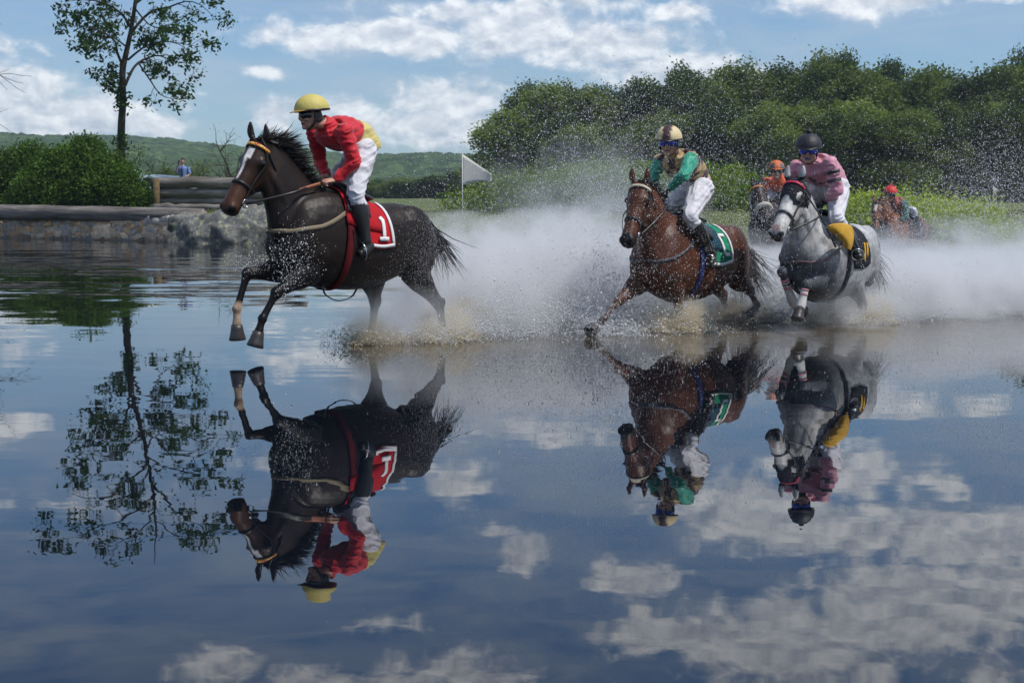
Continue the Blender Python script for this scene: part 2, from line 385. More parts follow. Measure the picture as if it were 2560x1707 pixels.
# ------------------------------------------------------------------ foliage
def leaf_quads(C, size, rng, up=.35, aspect=.62):
    """one bent leaf-shaped quad at each centre"""
    n = len(C); s = (size*(.65+.7*rng.random(n)))[:, None]
    nrm = rng.normal(size=(n, 3)); nrm[:, 2] = np.abs(nrm[:, 2])+up; nrm /= np.linalg.norm(nrm, axis=1)[:, None]
    a = rng.normal(size=(n, 3)); a -= nrm*(a*nrm).sum(1)[:, None]; a /= np.linalg.norm(a, axis=1)[:, None]
    b = np.cross(nrm, a)
    V = np.stack([C-a*s*.5, C+b*s*aspect*.5, C+a*s*.55-nrm*s*.12, C-b*s*aspect*.5], 1).reshape(-1, 3)
    return V, np.arange(4*n, dtype=np.int32).reshape(-1, 4)
def crown_points(lobes, n_clump, per, spread, rng, shell=.55, zflat=.8):
    """leaf positions: clumps spread through the outer part of each lobe"""
    vol = np.array([r[0]*r[1]*r[2] for c, r in lobes])**.67; k = rng.choice(len(lobes), n_clump, p=vol/vol.sum())
    d = rng.normal(size=(n_clump, 3)); d /= np.linalg.norm(d, axis=1)[:, None]
    rr = (shell+(1.05-shell)*rng.random(n_clump)**.6)[:, None]
    c = np.array([lobes[i][0] for i in k]); r = np.array([lobes[i][1] for i in k])
    wob = .80+.42*vnoise(d[:, 0]*3+d[:, 2]*2+k*1.7, d[:, 1]*3-d[:, 2]*2, .8, 9); rr = rr*wob[:, None]*np.where(rng.random(n_clump) < .07, 1.13, 1.)[:, None]
    cc = c+d*r*rr
    P_ = np.repeat(cc, per, 0)+rng.normal(size=(n_clump*per, 3))*spread*np.array([1, 1, zflat])
    return P_
def join(parts):
    V, F, o = [], [], 0
    for v, f in parts:
        V.append(v); F.append(f+o); o += len(v)
    return np.concatenate(V), np.concatenate(F)
bark = mat('bark', (.05, .04, .033), .9, .2, var=.45, vscale=9, bump=.03, bscale=22)
darkbark = mat('dark_bark', (.045, .036, .03), .9, .2, var=.4, vscale=9, bump=.02, bscale=26)
leafA = leafmat('oak_leaves', (.026, .048, .016), (.135, .18, .055))
leafB = leafmat('maple_leaves', (.036, .066, .02), (.17, .225, .06))
leafC = leafmat('spring_leaves', (.05, .085, .02), (.13, .17, .045))
leafH = leafmat('hedge_leaves', (.12, .19, .02), (.36, .44, .06), vscale=1.2)
leafP = leafmat('privet_leaves', (.03, .065, .012), (.10, .18, .03), vscale=1.5)
leafT = leafmat('chestnut_leaves', (.035, .075, .018), (.11, .18, .04), vscale=1.5)
def make_tree(name, rng, height, width, n_clump, leaf, lmat, per=7, low=.02, spiky=0.):
    """tapered trunk with limbs, crown of clumped leaves; local origin at the foot"""
    root = bpy.data.objects.new(name, None); col.objects.link(root)
    tb = MB(); bend = rng.normal(size=2)*.25
    top = np.array([bend[0], bend[1], height*.8])
    pts = [(0, 0, -.3), (bend[0]*.2, bend[1]*.2, height*.25), (bend[0]*.6, bend[1]*.6, height*.55), tuple(top)]
    rt = height*.022
    tb.tube(pts, [rt*1.3, rt, rt*.65, rt*.2], n=8, sub=3)
    lobes = []
    nl = 24
    for i in range(nl):
        f = i/(nl-1); z = height*(low+.12+(.80-low)*f)
        prof = math.sin(math.pi*(.18+.72*f))**.8
        a = i*2.4+rng.random()*1.2; rr = width*.5*prof*(.30+.62*rng.random())
        c = np.array([math.cos(a)*rr+bend[0]*f, math.sin(a)*rr+bend[1]*f, z+rng.normal()*height*.03])
        r = width*(.085+.125*rng.random()**1.4)*(.8+.4*prof)
        lobes.append((c, (r, r, r*(.75+.35*rng.random())+spiky)))
        s = np.array(pts[2])*(z*.6/height)+np.array([0, 0, z*.55])
        tb.tube([tuple(s*[.4, .4, 1]), tuple((s+c)/2+[0, 0, .2]), tuple(c)], [rt*.45, rt*.3, rt*.1], n=5, sub=2)
    lobes.append((np.array([bend[0], bend[1], height*.9]), (width*.16, width*.16, height*.12)))
    tb.build('trunk', darkbark, root)
    P_ = crown_points(lobes, n_clump, per, leaf*1.25, rng)
    P_ = P_[P_[:, 2] > height*low*.6]
    V, F = leaf_quads(P_, leaf, rng)
    nmesh('crown', V, F, lmat, root)
    return root
def copy_tree(o, parent=None):
    c = o.copy(); col.objects.link(c); c.parent = parent
    for ch in list(o.children): copy_tree(ch, c)
    return c
rng = np.random.default_rng(11)
protos = [make_tree('broadleaf_tree', rng, 10, 7.0, 2900, .27, leafA), make_tree('broadleaf_tree', rng, 10, 6.2, 2100, .27, leafB),
          make_tree('broadleaf_tree', rng, 10, 5.4, 1900, .27, leafA, spiky=.25), make_tree('broadleaf_tree', rng, 10, 7.6, 2600, .27, leafC),
          make_tree('broadleaf_tree', rng, 10, 6.6, 2200, .27, leafB, low=.08)]
TOPS = [(1300, 215), (1345, 285), (1390, 290), (1440, 267), (1480, 270), (1524, 283), (1580, 290), (1633, 310), (1700, 308), (1741, 305), (1800, 310), (1850, 322), (1905, 318), (1960, 322), (2020, 338), (2067, 348), (2120, 345), (2177, 332), (2230, 310), (2285, 302), (2340, 325), (2394, 335), (2450, 340), (2510, 360), (2570, 372), (2640, 380), (2720, 380)]
used = [False]*5; forest = []
def place(pi, X, Y, h, wscale, rz, label):
    o = protos[pi] if not used[pi] else copy_tree(protos[pi]); used[pi] = True
    o.location = (X, Y, float(ground_h(np.array(X), np.array(Y)))-.1); o.scale = (wscale, wscale, h/10); o.rotation_euler = (0, 0, rz)
    tag(o, label, 'tree', 'trees of the wood behind the hedges')
    return o
KN = ['dark round-crowned tree', 'mid green bushy tree', 'tall narrow dark tree', 'yellowish green fresh-leaved tree', 'green tree with a high crown']
FL = []
for i, (u, V) in enumerate(TOPS):
    V *= .955
    for row in range(3):
        if row == 0 and u > 1300:
            Y = 88+rng.random()*7; hh = V*(.60+.16*rng.random())
        elif row == 1: Y = 106+rng.random()*6; hh = V*(.84+.19*rng.random())
        elif row == 2: Y = 124+rng.random()*8; hh = V*(.84+.22*rng.random())
        else: continue
        uu = u+rng.normal()*18+(row == 0)*22
        X = (uu-1280)/3556*Y; g0 = float(ground_h(np.array(X), np.array(Y))); zt = CAMH+hh/3556*Y
        pi = int(rng.choice(5, p=[.28, .2, .2, .14, .18]))
        FL.append((uu, row, pi, X, Y, zt-g0+.3, hh))
FL.sort(key=lambda a: (a[1], a[0]))
ROWN = ['front row of the wood', 'middle row of the wood', 'back row of the wood']
cnt = {}
for (uu, row, pi, X, Y, h, hh) in FL:
    k = (row, pi); cnt[k] = cnt.get(k, 0)+1
tot = dict(cnt); cnt = {}
ORD = ['first', 'second', 'third', 'fourth', 'fifth', 'sixth', 'seventh', 'eighth', 'ninth', 'tenth', 'eleventh', 'twelfth', 'thirteenth']
for (uu, row, pi, X, Y, h, hh) in FL:
    k = (row, pi); cnt[k] = cnt.get(k, 0)+1
    side = f'{ORD[cnt[k]-1]} such from left'
    place(pi, X, Y, h, (.76+.36*rng.random())*(1.0 if row else .85), rng.random()*6.28, f'{KN[pi]}, {ROWN[row]}, {side}')
# copse at the foot of the hill, left and middle
CP = [(655, 60), (700, 42), (760, 50), (905, 40), (950, 46), (1000, 52), (1050, 45), (1095, 58), (1135, 66), (1170, 80), (1205, 70), (575, 55), (610, 60), (480, 70), (430, 72)]
spot = ['beside the dark horse\'s mane', 'below the red jockey\'s elbow', 'behind the red jockey\'s waist', 'just right of the red jockey', 'between the red jockey and the flag', 'left of the white flag', 'a little left of the flag pole', 'just left of the flag pole', 'behind the white flag', 'behind the tip of the white flag', 'at the left foot of the wood', 'behind the dark horse\'s ears', 'behind the dark horse\'s head', 'behind the man in the blue shirt', 'between the big bush and the man']
for i, (u, V) in enumerate(CP):
    Y = 165+rng.random()*25; X = (u-1280)/3556*Y; g0 = float(ground_h(np.array(X), np.array(Y)))
    o = copy_tree(protos[int(rng.integers(0, 5))]); h = CAMH+V/3556*Y-g0+.3
    o.location = (X, Y, g0-.2); o.scale = (.8, .8, max(h, 2.5)/10); o.rotation_euler = (0, 0, rng.random()*6)
    tag(o, 'small far tree at the foot of the hill '+spot[i], 'tree', 'small trees at the foot of the hill')
# ------------------------------------------------------------------ hedges and bushes
def mound(name, c, r, n, leaf, lmat, label, cat, seed, shell=.8, per=6, lobes=None, group=None):
    rg = np.random.default_rng(seed)
    root = empty(name, (c[0], c[1], c[2]), label, cat, group)
    if lobes is None:
        lobes = [((0, 0, 0), r)]
        for k in range(14):
            a = rg.random()*6.28; q = .35+.3*rg.random()
            lobes.append(((math.cos(a)*r[0]*.62, math.sin(a)*r[1]*.5, r[2]*(.1+.45*rg.random())), (r[0]*q*.8, r[1]*q, r[2]*q)))
    L2 = [(np.array(a, float), b_) for a, b_ in lobes]
    P_ = crown_points(L2, n, per, leaf*1.3, rg, shell); P_ = P_[P_[:, 2] > -.25]
    V, F = leaf_quads(P_, leaf, rg); nmesh('leaves', V, F, lmat, root)
    st = MB()
    for k in range(14):
        i = rg.integers(0, len(L2)); t_ = L2[i][0]+rg.normal(size=3)*.3
        st.tube([(t_[0]*.25, t_[1]*.25, -.3), tuple(t_*[.6, .6, .5]), tuple(t_)], [.05, .035, .01], n=6, sub=3)
    st.build('stem', darkbark, root)
    return root
a = px(1500, 500, 47); 
mound('hedge', (3.3, 47.5, .7), (4.9, 2.4, 1.65), 9000, .11, leafH, 'long rounded green hedge behind the bay horse\'s rider', 'hedge', 1, .86)
mound('hedge', (10.5, 37.6, .05), (2.8, 1.7, 1.27), 7500, .09, leafH, 'rounded green hedge at the water\'s edge on the right', 'hedge', 2, .86)
bb = px(200, 500, 50)
mound('bush', (bb.x, 50.2, 1.0), (2.3, 1.5, 1.9), 12000, .10, leafP, 'big dense green bush behind the log-topped stone wall', 'bush', 3,
      .62, lobes=[((0, 0, .8), (1.8, 1.3, 1.0)), ((-1.1, -.2, .55), (1.1, 1.0, .75)), ((1.1, 0, .55), (1.15, 1.0, .8)), ((.1, 0, 1.35), (1.15, .9, .8)), ((.15, .2, 1.85), (.6, .5, .6)), ((1.85, 0, .2), (.6, .6, .55)), ((-1.9, 0, .15), (.7, .6, .45)), ((-.5, 0, 1.3), (.95, .8, .75)), ((.85, .1, 1.15), (.8, .7, .6))])
bb = px(50, 500, 54)
mound('bush', (bb.x, 54, 1.0), (2.2, 1.5, 1.9), 6500, .11, leafP, 'darker green bush at the far left behind the big bush', 'bush', 4,
      .62, lobes=[((0, 0, 1.0), (1.6, 1.2, 1.1)), ((-1.2, 0, .9), (1.2, 1.0, 1.0)), ((.5, 0, 1.5), (.9, .8, .8)), ((1.2, 0, .7), (1.0, .9, .8)), ((-2.5, 0, .9), (1.2, 1.0, 1.1))])
# ------------------------------------------------------------------ tall chestnut tree on the left bank
YT = 55.0; S = YT/FPX
rg = np.random.default_rng(7)
def tp(u, v, dy=0.): 
    p = px(u, v, YT+dy); return p
root = px(303, 470, YT); root.z = 1.0
tree = empty('chestnut_tree', root, 'tall slender tree with sparse drooping leaf clusters rising from the big bush', 'tree')
tb = MB(); sub_ = lambda p: tuple(Vector(p)-root)
trunk = [(303, 480), (303, 330), (307, 253), (306, 181), (314, 139), (326, 84), (333, 42), (343, -30), (352, -110), (350, -200), (345, -285)]
tr = [.17, .15, .135, .125, .105, .09, .08, .065, .05, .035, .012]
tb.tube([sub_(tp(*p)) for p in trunk], tr, n=12, sub=4)
BR = [([(312, 215), (328, 180), (345, 158), (375, 143), (400, 140), (440, 155), (488, 160)], 1.2, .065), ([(307, 165), (292, 130), (288, 105), (262, 84), (210, 66), (190, 78)], -.8, .06),
 ([(330, 80), (358, 46), (387, 25), (421, 19), (463, 4), (500, 12), (533, 42)], .8, .06), ([(328, 70), (303, 34), (261, 8), (210, 0), (168, 4)], -.6, .055),
 ([(347, 159), (378, 205), (400, 236), (425, 246), (455, 250)], .1, .035, .64), ([(300, 185), (275, 178), (250, 172)], .3, .03), ([(303, 198), (290, 206), (268, 208)], -.4, .025),
 ([(320, 150), (360, 118), (400, 105), (445, 108), (500, 118)], -1.0, .045), ([(318, 120), (285, 95), (250, 92), (205, 82)], 1.2, .035),
 ([(338, 10), (380, -20), (430, -45), (490, -60), (540, -70)], .9, .05), ([(340, -10), (300, -50), (250, -75), (180, -90), (130, -70)], -1.1, .055),
 ([(348, -60), (390, -110), (440, -150), (500, -190), (520, -185)], -.9, .05), ([(350, -90), (290, -140), (200, -180), (120, -215), (40, -210)], .8, .05),
 ([(352, -130), (310, -190), (260, -230), (225, -265)], -.5, .04), ([(352, -150), (390, -200), (430, -240), (450, -255)], .8, .035), ([(340, -20), (335, -50), (310, -100), (290, -130)], .9, .04),
 ([(332, 50), (310, 30), (280, 40), (240, 30)], 1.4, .035), ([(336, 20), (370, 60), (400, 70), (430, 60)], -1.4, .035)]
LP = []
def tuft(p, n, s):
    LP.append(np.array(p)+rg.normal(size=(n, 3))*[s, s, s*.75]-[0, 0, s*.35])
def grow(pts, r0, depth, dy):
    n = len(pts); rs = [max(r0*(1-.85*i/(n-1)), .006) for i in range(n)]
    tb.tube([tuple(p) for p in pts], rs, n=6 if depth < 2 else 4, sub=2)
    if depth >= 2:
        tuft(pts[-1], 8, .10); return
    L_ = sum(np.linalg.norm(pts[i+1]-pts[i]) for i in range(n-1))
    k = int(3+L_*(1.7 if depth == 0 else 1.6))
    for j in range(k):
        f = .28+.72*(j+rg.random())/k; q = f*(n-1); i = min(int(q), n-2); s = pts[i]+(pts[i+1]-pts[i])*(q-i)
        dvec = (pts[i+1]-pts[i]); dvec = dvec/np.linalg.norm(dvec)
        rd = rg.normal(size=3); rd -= dvec*np.dot(rd, dvec); rd /= np.linalg.norm(rd)
        ln = (L_*.30 if depth == 0 else L_*.5)*(.5+.7*rg.random()); ln = min(max(ln, .2), .75)
        d1 = dvec*.5+rd*.8; e = s+d1*ln; m = s+d1*ln*.55+np.array([0, 0, .08*ln]); e[2] -= .12*ln
        grow([s, m, e], rs[i]*.5, depth+1, dy)
    tuft(pts[-1], 12, .2)
for pts, dy, r, *st_ in BR:
    P_ = [np.array(sub_(tp(p[0], p[1], (st_[0] if st_ else 0)+dy*i/(len(pts)-1)*1.6))) for i, p in enumerate(pts)]
    grow(P_, r, 0, dy)
for f in np.linspace(0, 1, 30):
    q = tp(*(trunk[7] if f < .3 else trunk[8] if f < .6 else trunk[9])); tuft(np.array(sub_(q))+rg.normal(size=3)*.35, 6, .18)
for v in (225, 235, 248, 262, 340, 352, 365): tuft(np.array(sub_(tp(308+rg.normal()*8, v, -.25))), 26, .2)
tb.build('trunk', bark, tree)
V, F = leaf_quads(np.concatenate(LP), .19, rg, up=.15, aspect=.5); nmesh('crown', V, F, leafT, tree)
# neighbouring tree whose branch tips reach into the frame at the far left
def bare_tree(name, foot, height, seed, label, spread=1.0, leafn=0, lean=0, r0=.12, lm=None, lsz=.1, levels=3, first=.25):
    rg = np.random.default_rng(seed); root = empty(name, foot, label, 'tree'); tb = MB(); tips = []
    def rec(p, d, ln, r, dep):
        q = [p]
        for k in range(3):
            d = d+rg.normal(size=3)*.16; d[2] += .03; d /= np.linalg.norm(d); q.append(q[-1]+d*ln/3)
        tb.tube([tuple(x) for x in q], [r, r*.85, r*.7, r*.5], n=6 if dep < 2 else 4, sub=1)
        if dep >= levels: tips.extend(q[1:]); return
        for k in range(3 if dep else 5):
            nd = d*.7+rg.normal(size=3)*.55*spread; nd /= np.linalg.norm(nd); j = rg.integers(1, 4)
            rec(q[j], nd, ln*(.55+.25*rg.random()), r*.5, dep+1)
        rec(q[-1], d, ln*.7, r*.5, dep+1)
    rec(np.array([0., 0, -.3]), np.array([lean, 0, 1.]), height*.42, r0, 0)
    tb.build('trunk', darkbark, root)
    if leafn:
        T = np.array(tips); P_ = T[rg.integers(0, len(T), leafn)]+rg.normal(size=(leafn, 3))*.18
        V, F = leaf_quads(P_, lsz, rg); nmesh('crown', V, F, lm or leafC, root)
    return root
bare_tree('bare_tree', px(600, 500, 80)-Vector((0, 0, .1)), 4.6, 5, 'bare dark-branched tree behind the dark horse\'s ears', 1.2, 500, -.2, .12)
bare_tree('young_tree', px(400, 500, 75)-Vector((0, 0, .1)), 3.8, 8, 'thin young tree with pale new leaves right of the big bush', 1.0, 2600, .1, .08)
bare_tree('young_tree', px(500, 505, 95)-Vector((0, 0, .1)), 3.2, 9, 'small green-leaved tree right of the man in the blue shirt', 1.2, 2600, .1, .08)
bt = bare_tree('bare_tree', Vector((-29.2, 55, 1.0)), 14.5, 21, 'leafless tree beyond the left edge with twig tips reaching in', 1.1, 0, .05, .2, levels=4)
# ------------------------------------------------------------------ stone wall, logs, boulder
stone = bpy.data.materials.new('fieldstone'); stone.use_nodes = True; t = stone.node_tree; b = t.nodes['Principled BSDF']
oi = t.nodes.new('ShaderNodeAttribute'); oi.attribute_name = 'Col'
tcn = t.nodes.new('ShaderNodeTexCoord'); nz = NOISE(t, tcn.outputs['Object'], 9, 6, .7)
c = MIX(t, 1.0, oi.outputs['Color'], RAMP(t, nz, [(.3, .55), (.7, 1.4)]), 'MULTIPLY'); L(t, c, b.inputs['Base Color']); b.inputs['Roughness'].default_value = .85
bp = t.nodes.new('ShaderNodeBump'); bp.inputs['Distance'].default_value = .04; L(t, nz, bp.inputs['Height']); L(t, bp.outputs[0], b.inputs['Normal'])
rg = np.random.default_rng(4)
WL = [Vector((-27, 53.2, 0)), Vector((-17.2, 47.8, 0)), Vector((-9.2, 42.35, 0))]
wallroot = empty('stone_wall', WL[1], 'low rubble stone retaining wall along the water under the long log', 'wall')
SV, SF, SC = [], [], []
pal = [(.52, .46, .40), (.66, .50, .35), (.68, .42, .24), (.42, .39, .36), (.58, .45, .32), (.75, .56, .38)]
so = 0
for a_, b_ in ((WL[0], WL[1]), (WL[1], WL[2])):
    dv = b_-a_; Lw = dv.length; dv /= Lw; nv = Vector((dv.y, -dv.x, 0)); nv = nv if nv.y < 0 else -nv
    z = -.12; row = 0
    while z < .64:
        rh = .11+.12*rg.random(); x = -.1*rg.random()
        while x < Lw:
            lw = (.14+.36*rg.random()**1.4)*(1.35 if z < .1 else 1); hh = rh*(.85+.5*rg.random())
            c_ = a_+dv*(x+lw/2)+Vector((0, 0, z+rh/2+rg.normal()*.012))
            # irregular stone: distorted rounded box
            m = MB(); m.ell((0, 0, 0), (1, 1, 1), n=9, m=5)
            vv = np.array(m.V); vv = np.sign(vv)*np.abs(vv)**.42
            vv = vv*(1+.16*np.sin(vv[:, [1, 2, 0]]*2.3+rg.random()*9)) + rg.normal(size=vv.shape)*.035
            sx, sy, sz_ = lw*.60, .15+.05*rg.random(), hh*.66; an = rg.normal()*.12
            lx = vv[:, 0]*sx; lz = vv[:, 2]*sz_; lx, lz = lx*math.cos(an)-lz*math.sin(an), lx*math.sin(an)+lz*math.cos(an)
            w3 = np.stack([c_.x-WL[1].x+dv.x*lx+nv.x*vv[:, 1]*sy, c_.y-WL[1].y+dv.y*lx+nv.y*vv[:, 1]*sy, c_.z+lz], 1)
            SV.append(w3); SF += [tuple(i+so for i in f) for f in m.F]; so += len(w3)
            q = np.array(pal[rg.integers(0, 6)])*(.7+.55*rg.random())
            if z < 0: q = q*.4
            SC.append(np.tile(np.append(q, 1), (len(w3), 1)))
            x += lw*.97
        z += rh*.93; row += 1
SF = np.array(SF)
o = nmesh('stonework', np.concatenate(SV), SF, stone, wallroot, smooth=True, colattr=np.concatenate(SC))
core = MB(); darkm = mat('dark_mortar', (.10, .085, .07), .95, .1)
for a_, b_ in ((WL[0], WL[1]), (WL[1], WL[2])):
    dv = (b_-a_); Lw = dv.length; an = math.atan2(dv.y, dv.x); mid = (a_+b_)/2-WL[1]
    core.box((mid.x-math.sin(an)*.24, mid.y+math.cos(an)*.24, .18), (Lw/2, .2, .42), Matrix.Rotation(an, 3, 'Z'))
core.build('mortar', darkm, wallroot, False)
cf = MB(); pp = px(459, 601, 43.4)-WL[1]
cf.tube([(pp.x, pp.y-.28, .16), (pp.x, pp.y+.1, .16)], [.06, .06], n=14, sub=1, cap=False); cf.build('drain_pipe', mat('drain_pipe_clay', (.35, .30, .24), .7), wallroot)
logm = bpy.data.materials.new('weathered_log'); logm.use_nodes = True; t = logm.node_tree; b = t.nodes['Principled BSDF']
tcn = t.nodes.new('ShaderNodeTexCoord'); q = V_(t, 'MULTIPLY', tcn.outputs['Object'], (.22, 2.6, 2.6)).outputs[0]
n1_ = NOISE(t, q, 2.6, 7, .7, .5); n2_ = NOISE(t, tcn.outputs['Object'], .9, 4, .6)
c = RAMP(t, n1_, [(.32, (.04, .034, .03)), (.46, (.15, .13, .12)), (.66, (.34, .30, .27))]); c = MIX(t, RAMP(t, n2_, [(.4, 0), (.7, .55)]), c, (.07, .065, .04))
L(t, c, b.inputs['Base Color']); b.inputs['Roughness'].default_value = .85
bp = t.nodes.new('ShaderNodeBump'); bp.inputs['Distance'].default_value = .045; L(t, n1_, bp.inputs['Height']); L(t, bp.outputs[0], b.inputs['Normal'])
def log(name, a_, b_, r0, r1, label, parent=None, cat='log', group=None, n=20):
    a_, b_ = Vector(a_), Vector(b_); dv = b_-a_; Lg = dv.length; rgl = np.random.default_rng(int(abs(a_.x*100)))
    m = MB(); k = 14
    m.tube([(Lg*i/k, rgl.normal()*.018, rgl.normal()*.018) for i in range(k+1)], [(r0+(r1-r0)*i/k)*(1+rgl.normal()*.02) for i in range(k+1)], up=(0, 0, 1), n=n, sub=2)
    o = m.build(name, logm, None); o.location = a_; o.rotation_euler = dv.to_track_quat('X', 'Z').to_euler()
    if parent: o.parent = parent; o.location = a_-Vector(parent.location)
    else: tag(o, label, cat, group)
    return o
lA = px(-330, 521, 50.5); lB = px(505, 541, 42.6)
log('log', lA, lB, .245, .235, 'long weathered grey log lying along the top of the stone wall')
sb = MB(); p0 = px(115, 568, 46.4); p1 = px(470, 577, 43.2); dv = (p1-p0)
for f in (.02, .26, .5, .74, .97): 
    q = p0+dv*f; sb.box((q.x, q.y+.12, .72), (.09, .12, .10), Matrix.Rotation(math.atan2(dv.y, dv.x), 3, 'Z'))
q = (p0+p1)/2; sb.box((q.x, q.y+.25, .69), (dv.length/2, .04, .055), Matrix.Rotation(math.atan2(dv.y, dv.x), 3, 'Z'))
o = sb.build('log_support', logm, None, False); tag(o, 'dark wooden support blocks between the stone wall and the long log', 'support')
# log jump on the bank
fr = px(395, 511, 50); fr.z = 1.0
fence = empty('log_fence', fr, 'tall fence of stacked round logs with an upright post on the bank', 'fence')
for (v, r, z) in ((458, .21, 1.83), (483, .18, 1.47), (500, .13, 1.18)):
    a_ = px(384, v, 50.5); b_ = px(760, v+2, 48.8); a_.z = z; b_.z = z
    log('rail', a_, b_, r, r*.95, '', fence)
pm = MB(); pm.tube([(0, -.2, -.4), (0, -.2, .98)], [.12, .115], n=14, sub=1); pm.build('post', mat('post_wood', (.13, .095, .05), .85, .2, var=.4, vscale=8, bump=.01), fence)
low = log('log', px(385, 518, 47), px(640, 521, 45.5), .12, .12, 'thin pale log lying at the foot of the log fence')
# boulder
rock = bpy.data.materials.new('lichen_rock'); rock.use_nodes = True; t = rock.node_tree; b = t.nodes['Principled BSDF']
tcn = t.nodes.new('ShaderNodeTexCoord'); ob = tcn.outputs['Object']
nz = NOISE(t, ob, 3.6, 10, .75, .6); lich = NOISE(t, ob, 7, 5, .65)
c = RAMP(t, nz, [(.3, (.05, .05, .05)), (.52, (.17, .17, .165)), (.7, (.32, .31, .28))])
c = MIX(t, RAMP(t, lich, [(.54, 0), (.60, .85)]), c, (.38, .39, .24)); c = MIX(t, RAMP(t, NOISE(t, ob, 1.3, 3), [(.58, 0), (.68, .8)]), c, (.035, .035, .02))
L(t, c, b.inputs['Base Color']); b.inputs['Roughness'].default_value = .9
bp = t.nodes.new('ShaderNodeBump'); bp.inputs['Distance'].default_value = .12; L(t, nz, bp.inputs['Height']); L(t, bp.outputs[0], b.inputs['Normal'])
m = MB(); m.ell((0, 0, .05), (1.75, 1.0, 1.0), n=24, m=14); m.ell((-.75, .1, -.05), (1.2, .9, .75), n=20, m=12); m.ell((.9, .2, .2), (.9, .8, .95), n=20, m=12); m.ell((-1.5, .3, .55), (.55, .5, .35), n=16, m=10)
o = m.remesh('boulder', rock, None, .06, 2); co = np.empty(len(o.data.vertices)*3, np.float32); o.data.vertices.foreach_get('co', co); co = co.reshape(-1, 3)
dd = (vnoise(co[:, 0]+co[:, 2]*.7, co[:, 1]+co[:, 2], .45, 3)-.5)*.26+(vnoise(co[:, 0]-co[:, 2]*.5, co[:, 1]-co[:, 2], .16, 4)-.5)*.12
co = co*(1+dd[:, None]*.8); o.data.vertices.foreach_set('co', co.ravel().astype(np.float32)); o.data.update()
bp_ = px(592, 600, 41.6); o.location = (bp_.x, 41.7, .0); tag(o, 'big grey boulder with pale lichen at the end of the stone wall', 'boulder')
# grass tufts on the banks
rg = np.random.default_rng(12)
def blades(n, x0, x1, t0, t1, h, seed):
    rg = np.random.default_rng(seed); X = x0+(x1-x0)*rg.random(n); Y = shore(X)+t0+(t1-t0)*rg.random(n)**1.5; Z = ground_h(X, Y)-.03
    a = rg.random(n)*6.28; hh = h*(.4+.9*rg.random(n)); wd = .012+.012*rg.random(n)
    ax, ay = np.cos(a)*wd, np.sin(a)*wd; lx, ly = rg.normal(size=n)*hh*.3, rg.normal(size=n)*hh*.3
    V = np.stack([np.stack([X-ax, Y-ay, Z], 1), np.stack([X+ax, Y+ay, Z], 1), np.stack([X+lx+ax*.2, Y+ly, Z+hh], 1), np.stack([X+lx*.5-ax*.8, Y+ly*.5-ay*.8, Z+hh*.6], 1)], 1).reshape(-1, 3)
    return V, np.arange(4*n, dtype=np.int32).reshape(-1, 4)
V, F = join([blades(14000, -26, -6, .9, 9, .10, 1), blades(26000, -6, 22, .8, 14, .09, 2)])
grm = leafmat('grass_blades', (.06, .085, .02), (.16, .18, .06), .3, 1.0)
tag(nmesh('grass', V, F, grm), 'grass along the far bank of the water', 'grass', kind='stuff')
# flags
def flag(base, h, fw, fh, label, s=1, pole_r=.014):
    root = empty('flag', base, label, 'flag'); m = MB(); m.tube([(0, 0, 0), (0, 0, h)], [pole_r, pole_r*.8], n=8, sub=1); m.build('flagpole', mat('pole_white', (.6, .6, .58), .5), root)
    n = 14; V, F = [], []
    for i in range(n+1):
        f = i/n
        for j in range(9):
            g_ = j/8; top = h-.03-f*fh*.62; bot = h-fh-f*(-.12*fh)+.06*fh*math.sin(f*3)
            z = top+(bot-top)*g_; V.append((f*fw, math.sin(f*6+g_*2)*.04*f+.002*j, z))
    for i in range(n):
        for j in range(8): F.append((i*9+j, (i+1)*9+j, (i+1)*9+j+1, i*9+j+1))
    o = nmesh('flag_cloth', V, F, mat('flag_cloth', (.68, .66, .6), .8, .1, var=.05, vscale=4), root, smooth=True)
    so_ = o.modifiers.new('t', 'SOLIDIFY'); so_.thickness = .004
flag(Vector((px(1156, 500, 42).x, 42, .0)), 2.62, .86, .95, 'white pennant flag on a thin pole at the far shore')
p = px(2483, 500, 60); flag(Vector((p.x, 60, .9)), .95, .25, .3, 'tiny white flag beyond the right hedge')
# white slatted fence at far left
wf = px(20, 490, 62); wf.z = .95; wfr = empty('white_fence', wf, 'low white slatted fence at the far left behind the bushes', 'fence'); wht = mat('white_paint', (.7, .7, .68), .6, .3, var=.1)
m = MB()
for k in range(5): m.box((0, 0, .22+.18*k), (2.4, .03, .055))
m.build('slats', wht, wfr, False)
for x_ in (-1.2, .9): m = MB(); m.box((x_, .05, .45), (.06, .03, .5)); m.build('post', wht, wfr, False)
# pale car behind the log fence
cl = px(430, 500, 66); cz = float(ground_h(np.array(cl.x), np.array(66.)))
car = empty('parked_car', (cl.x, 66, cz-.22), 'pale silver-blue car mostly hidden behind the log fence, its hatch raised', 'car')
prof = [(-2.2, .35), (-2.25, .75), (-1.9, .98), (-1.1, 1.05), (-.45, 1.42), (.6, 1.5), (1.5, 1.42), (2.1, 1.0), (2.2, .5), (2.1, .3)]
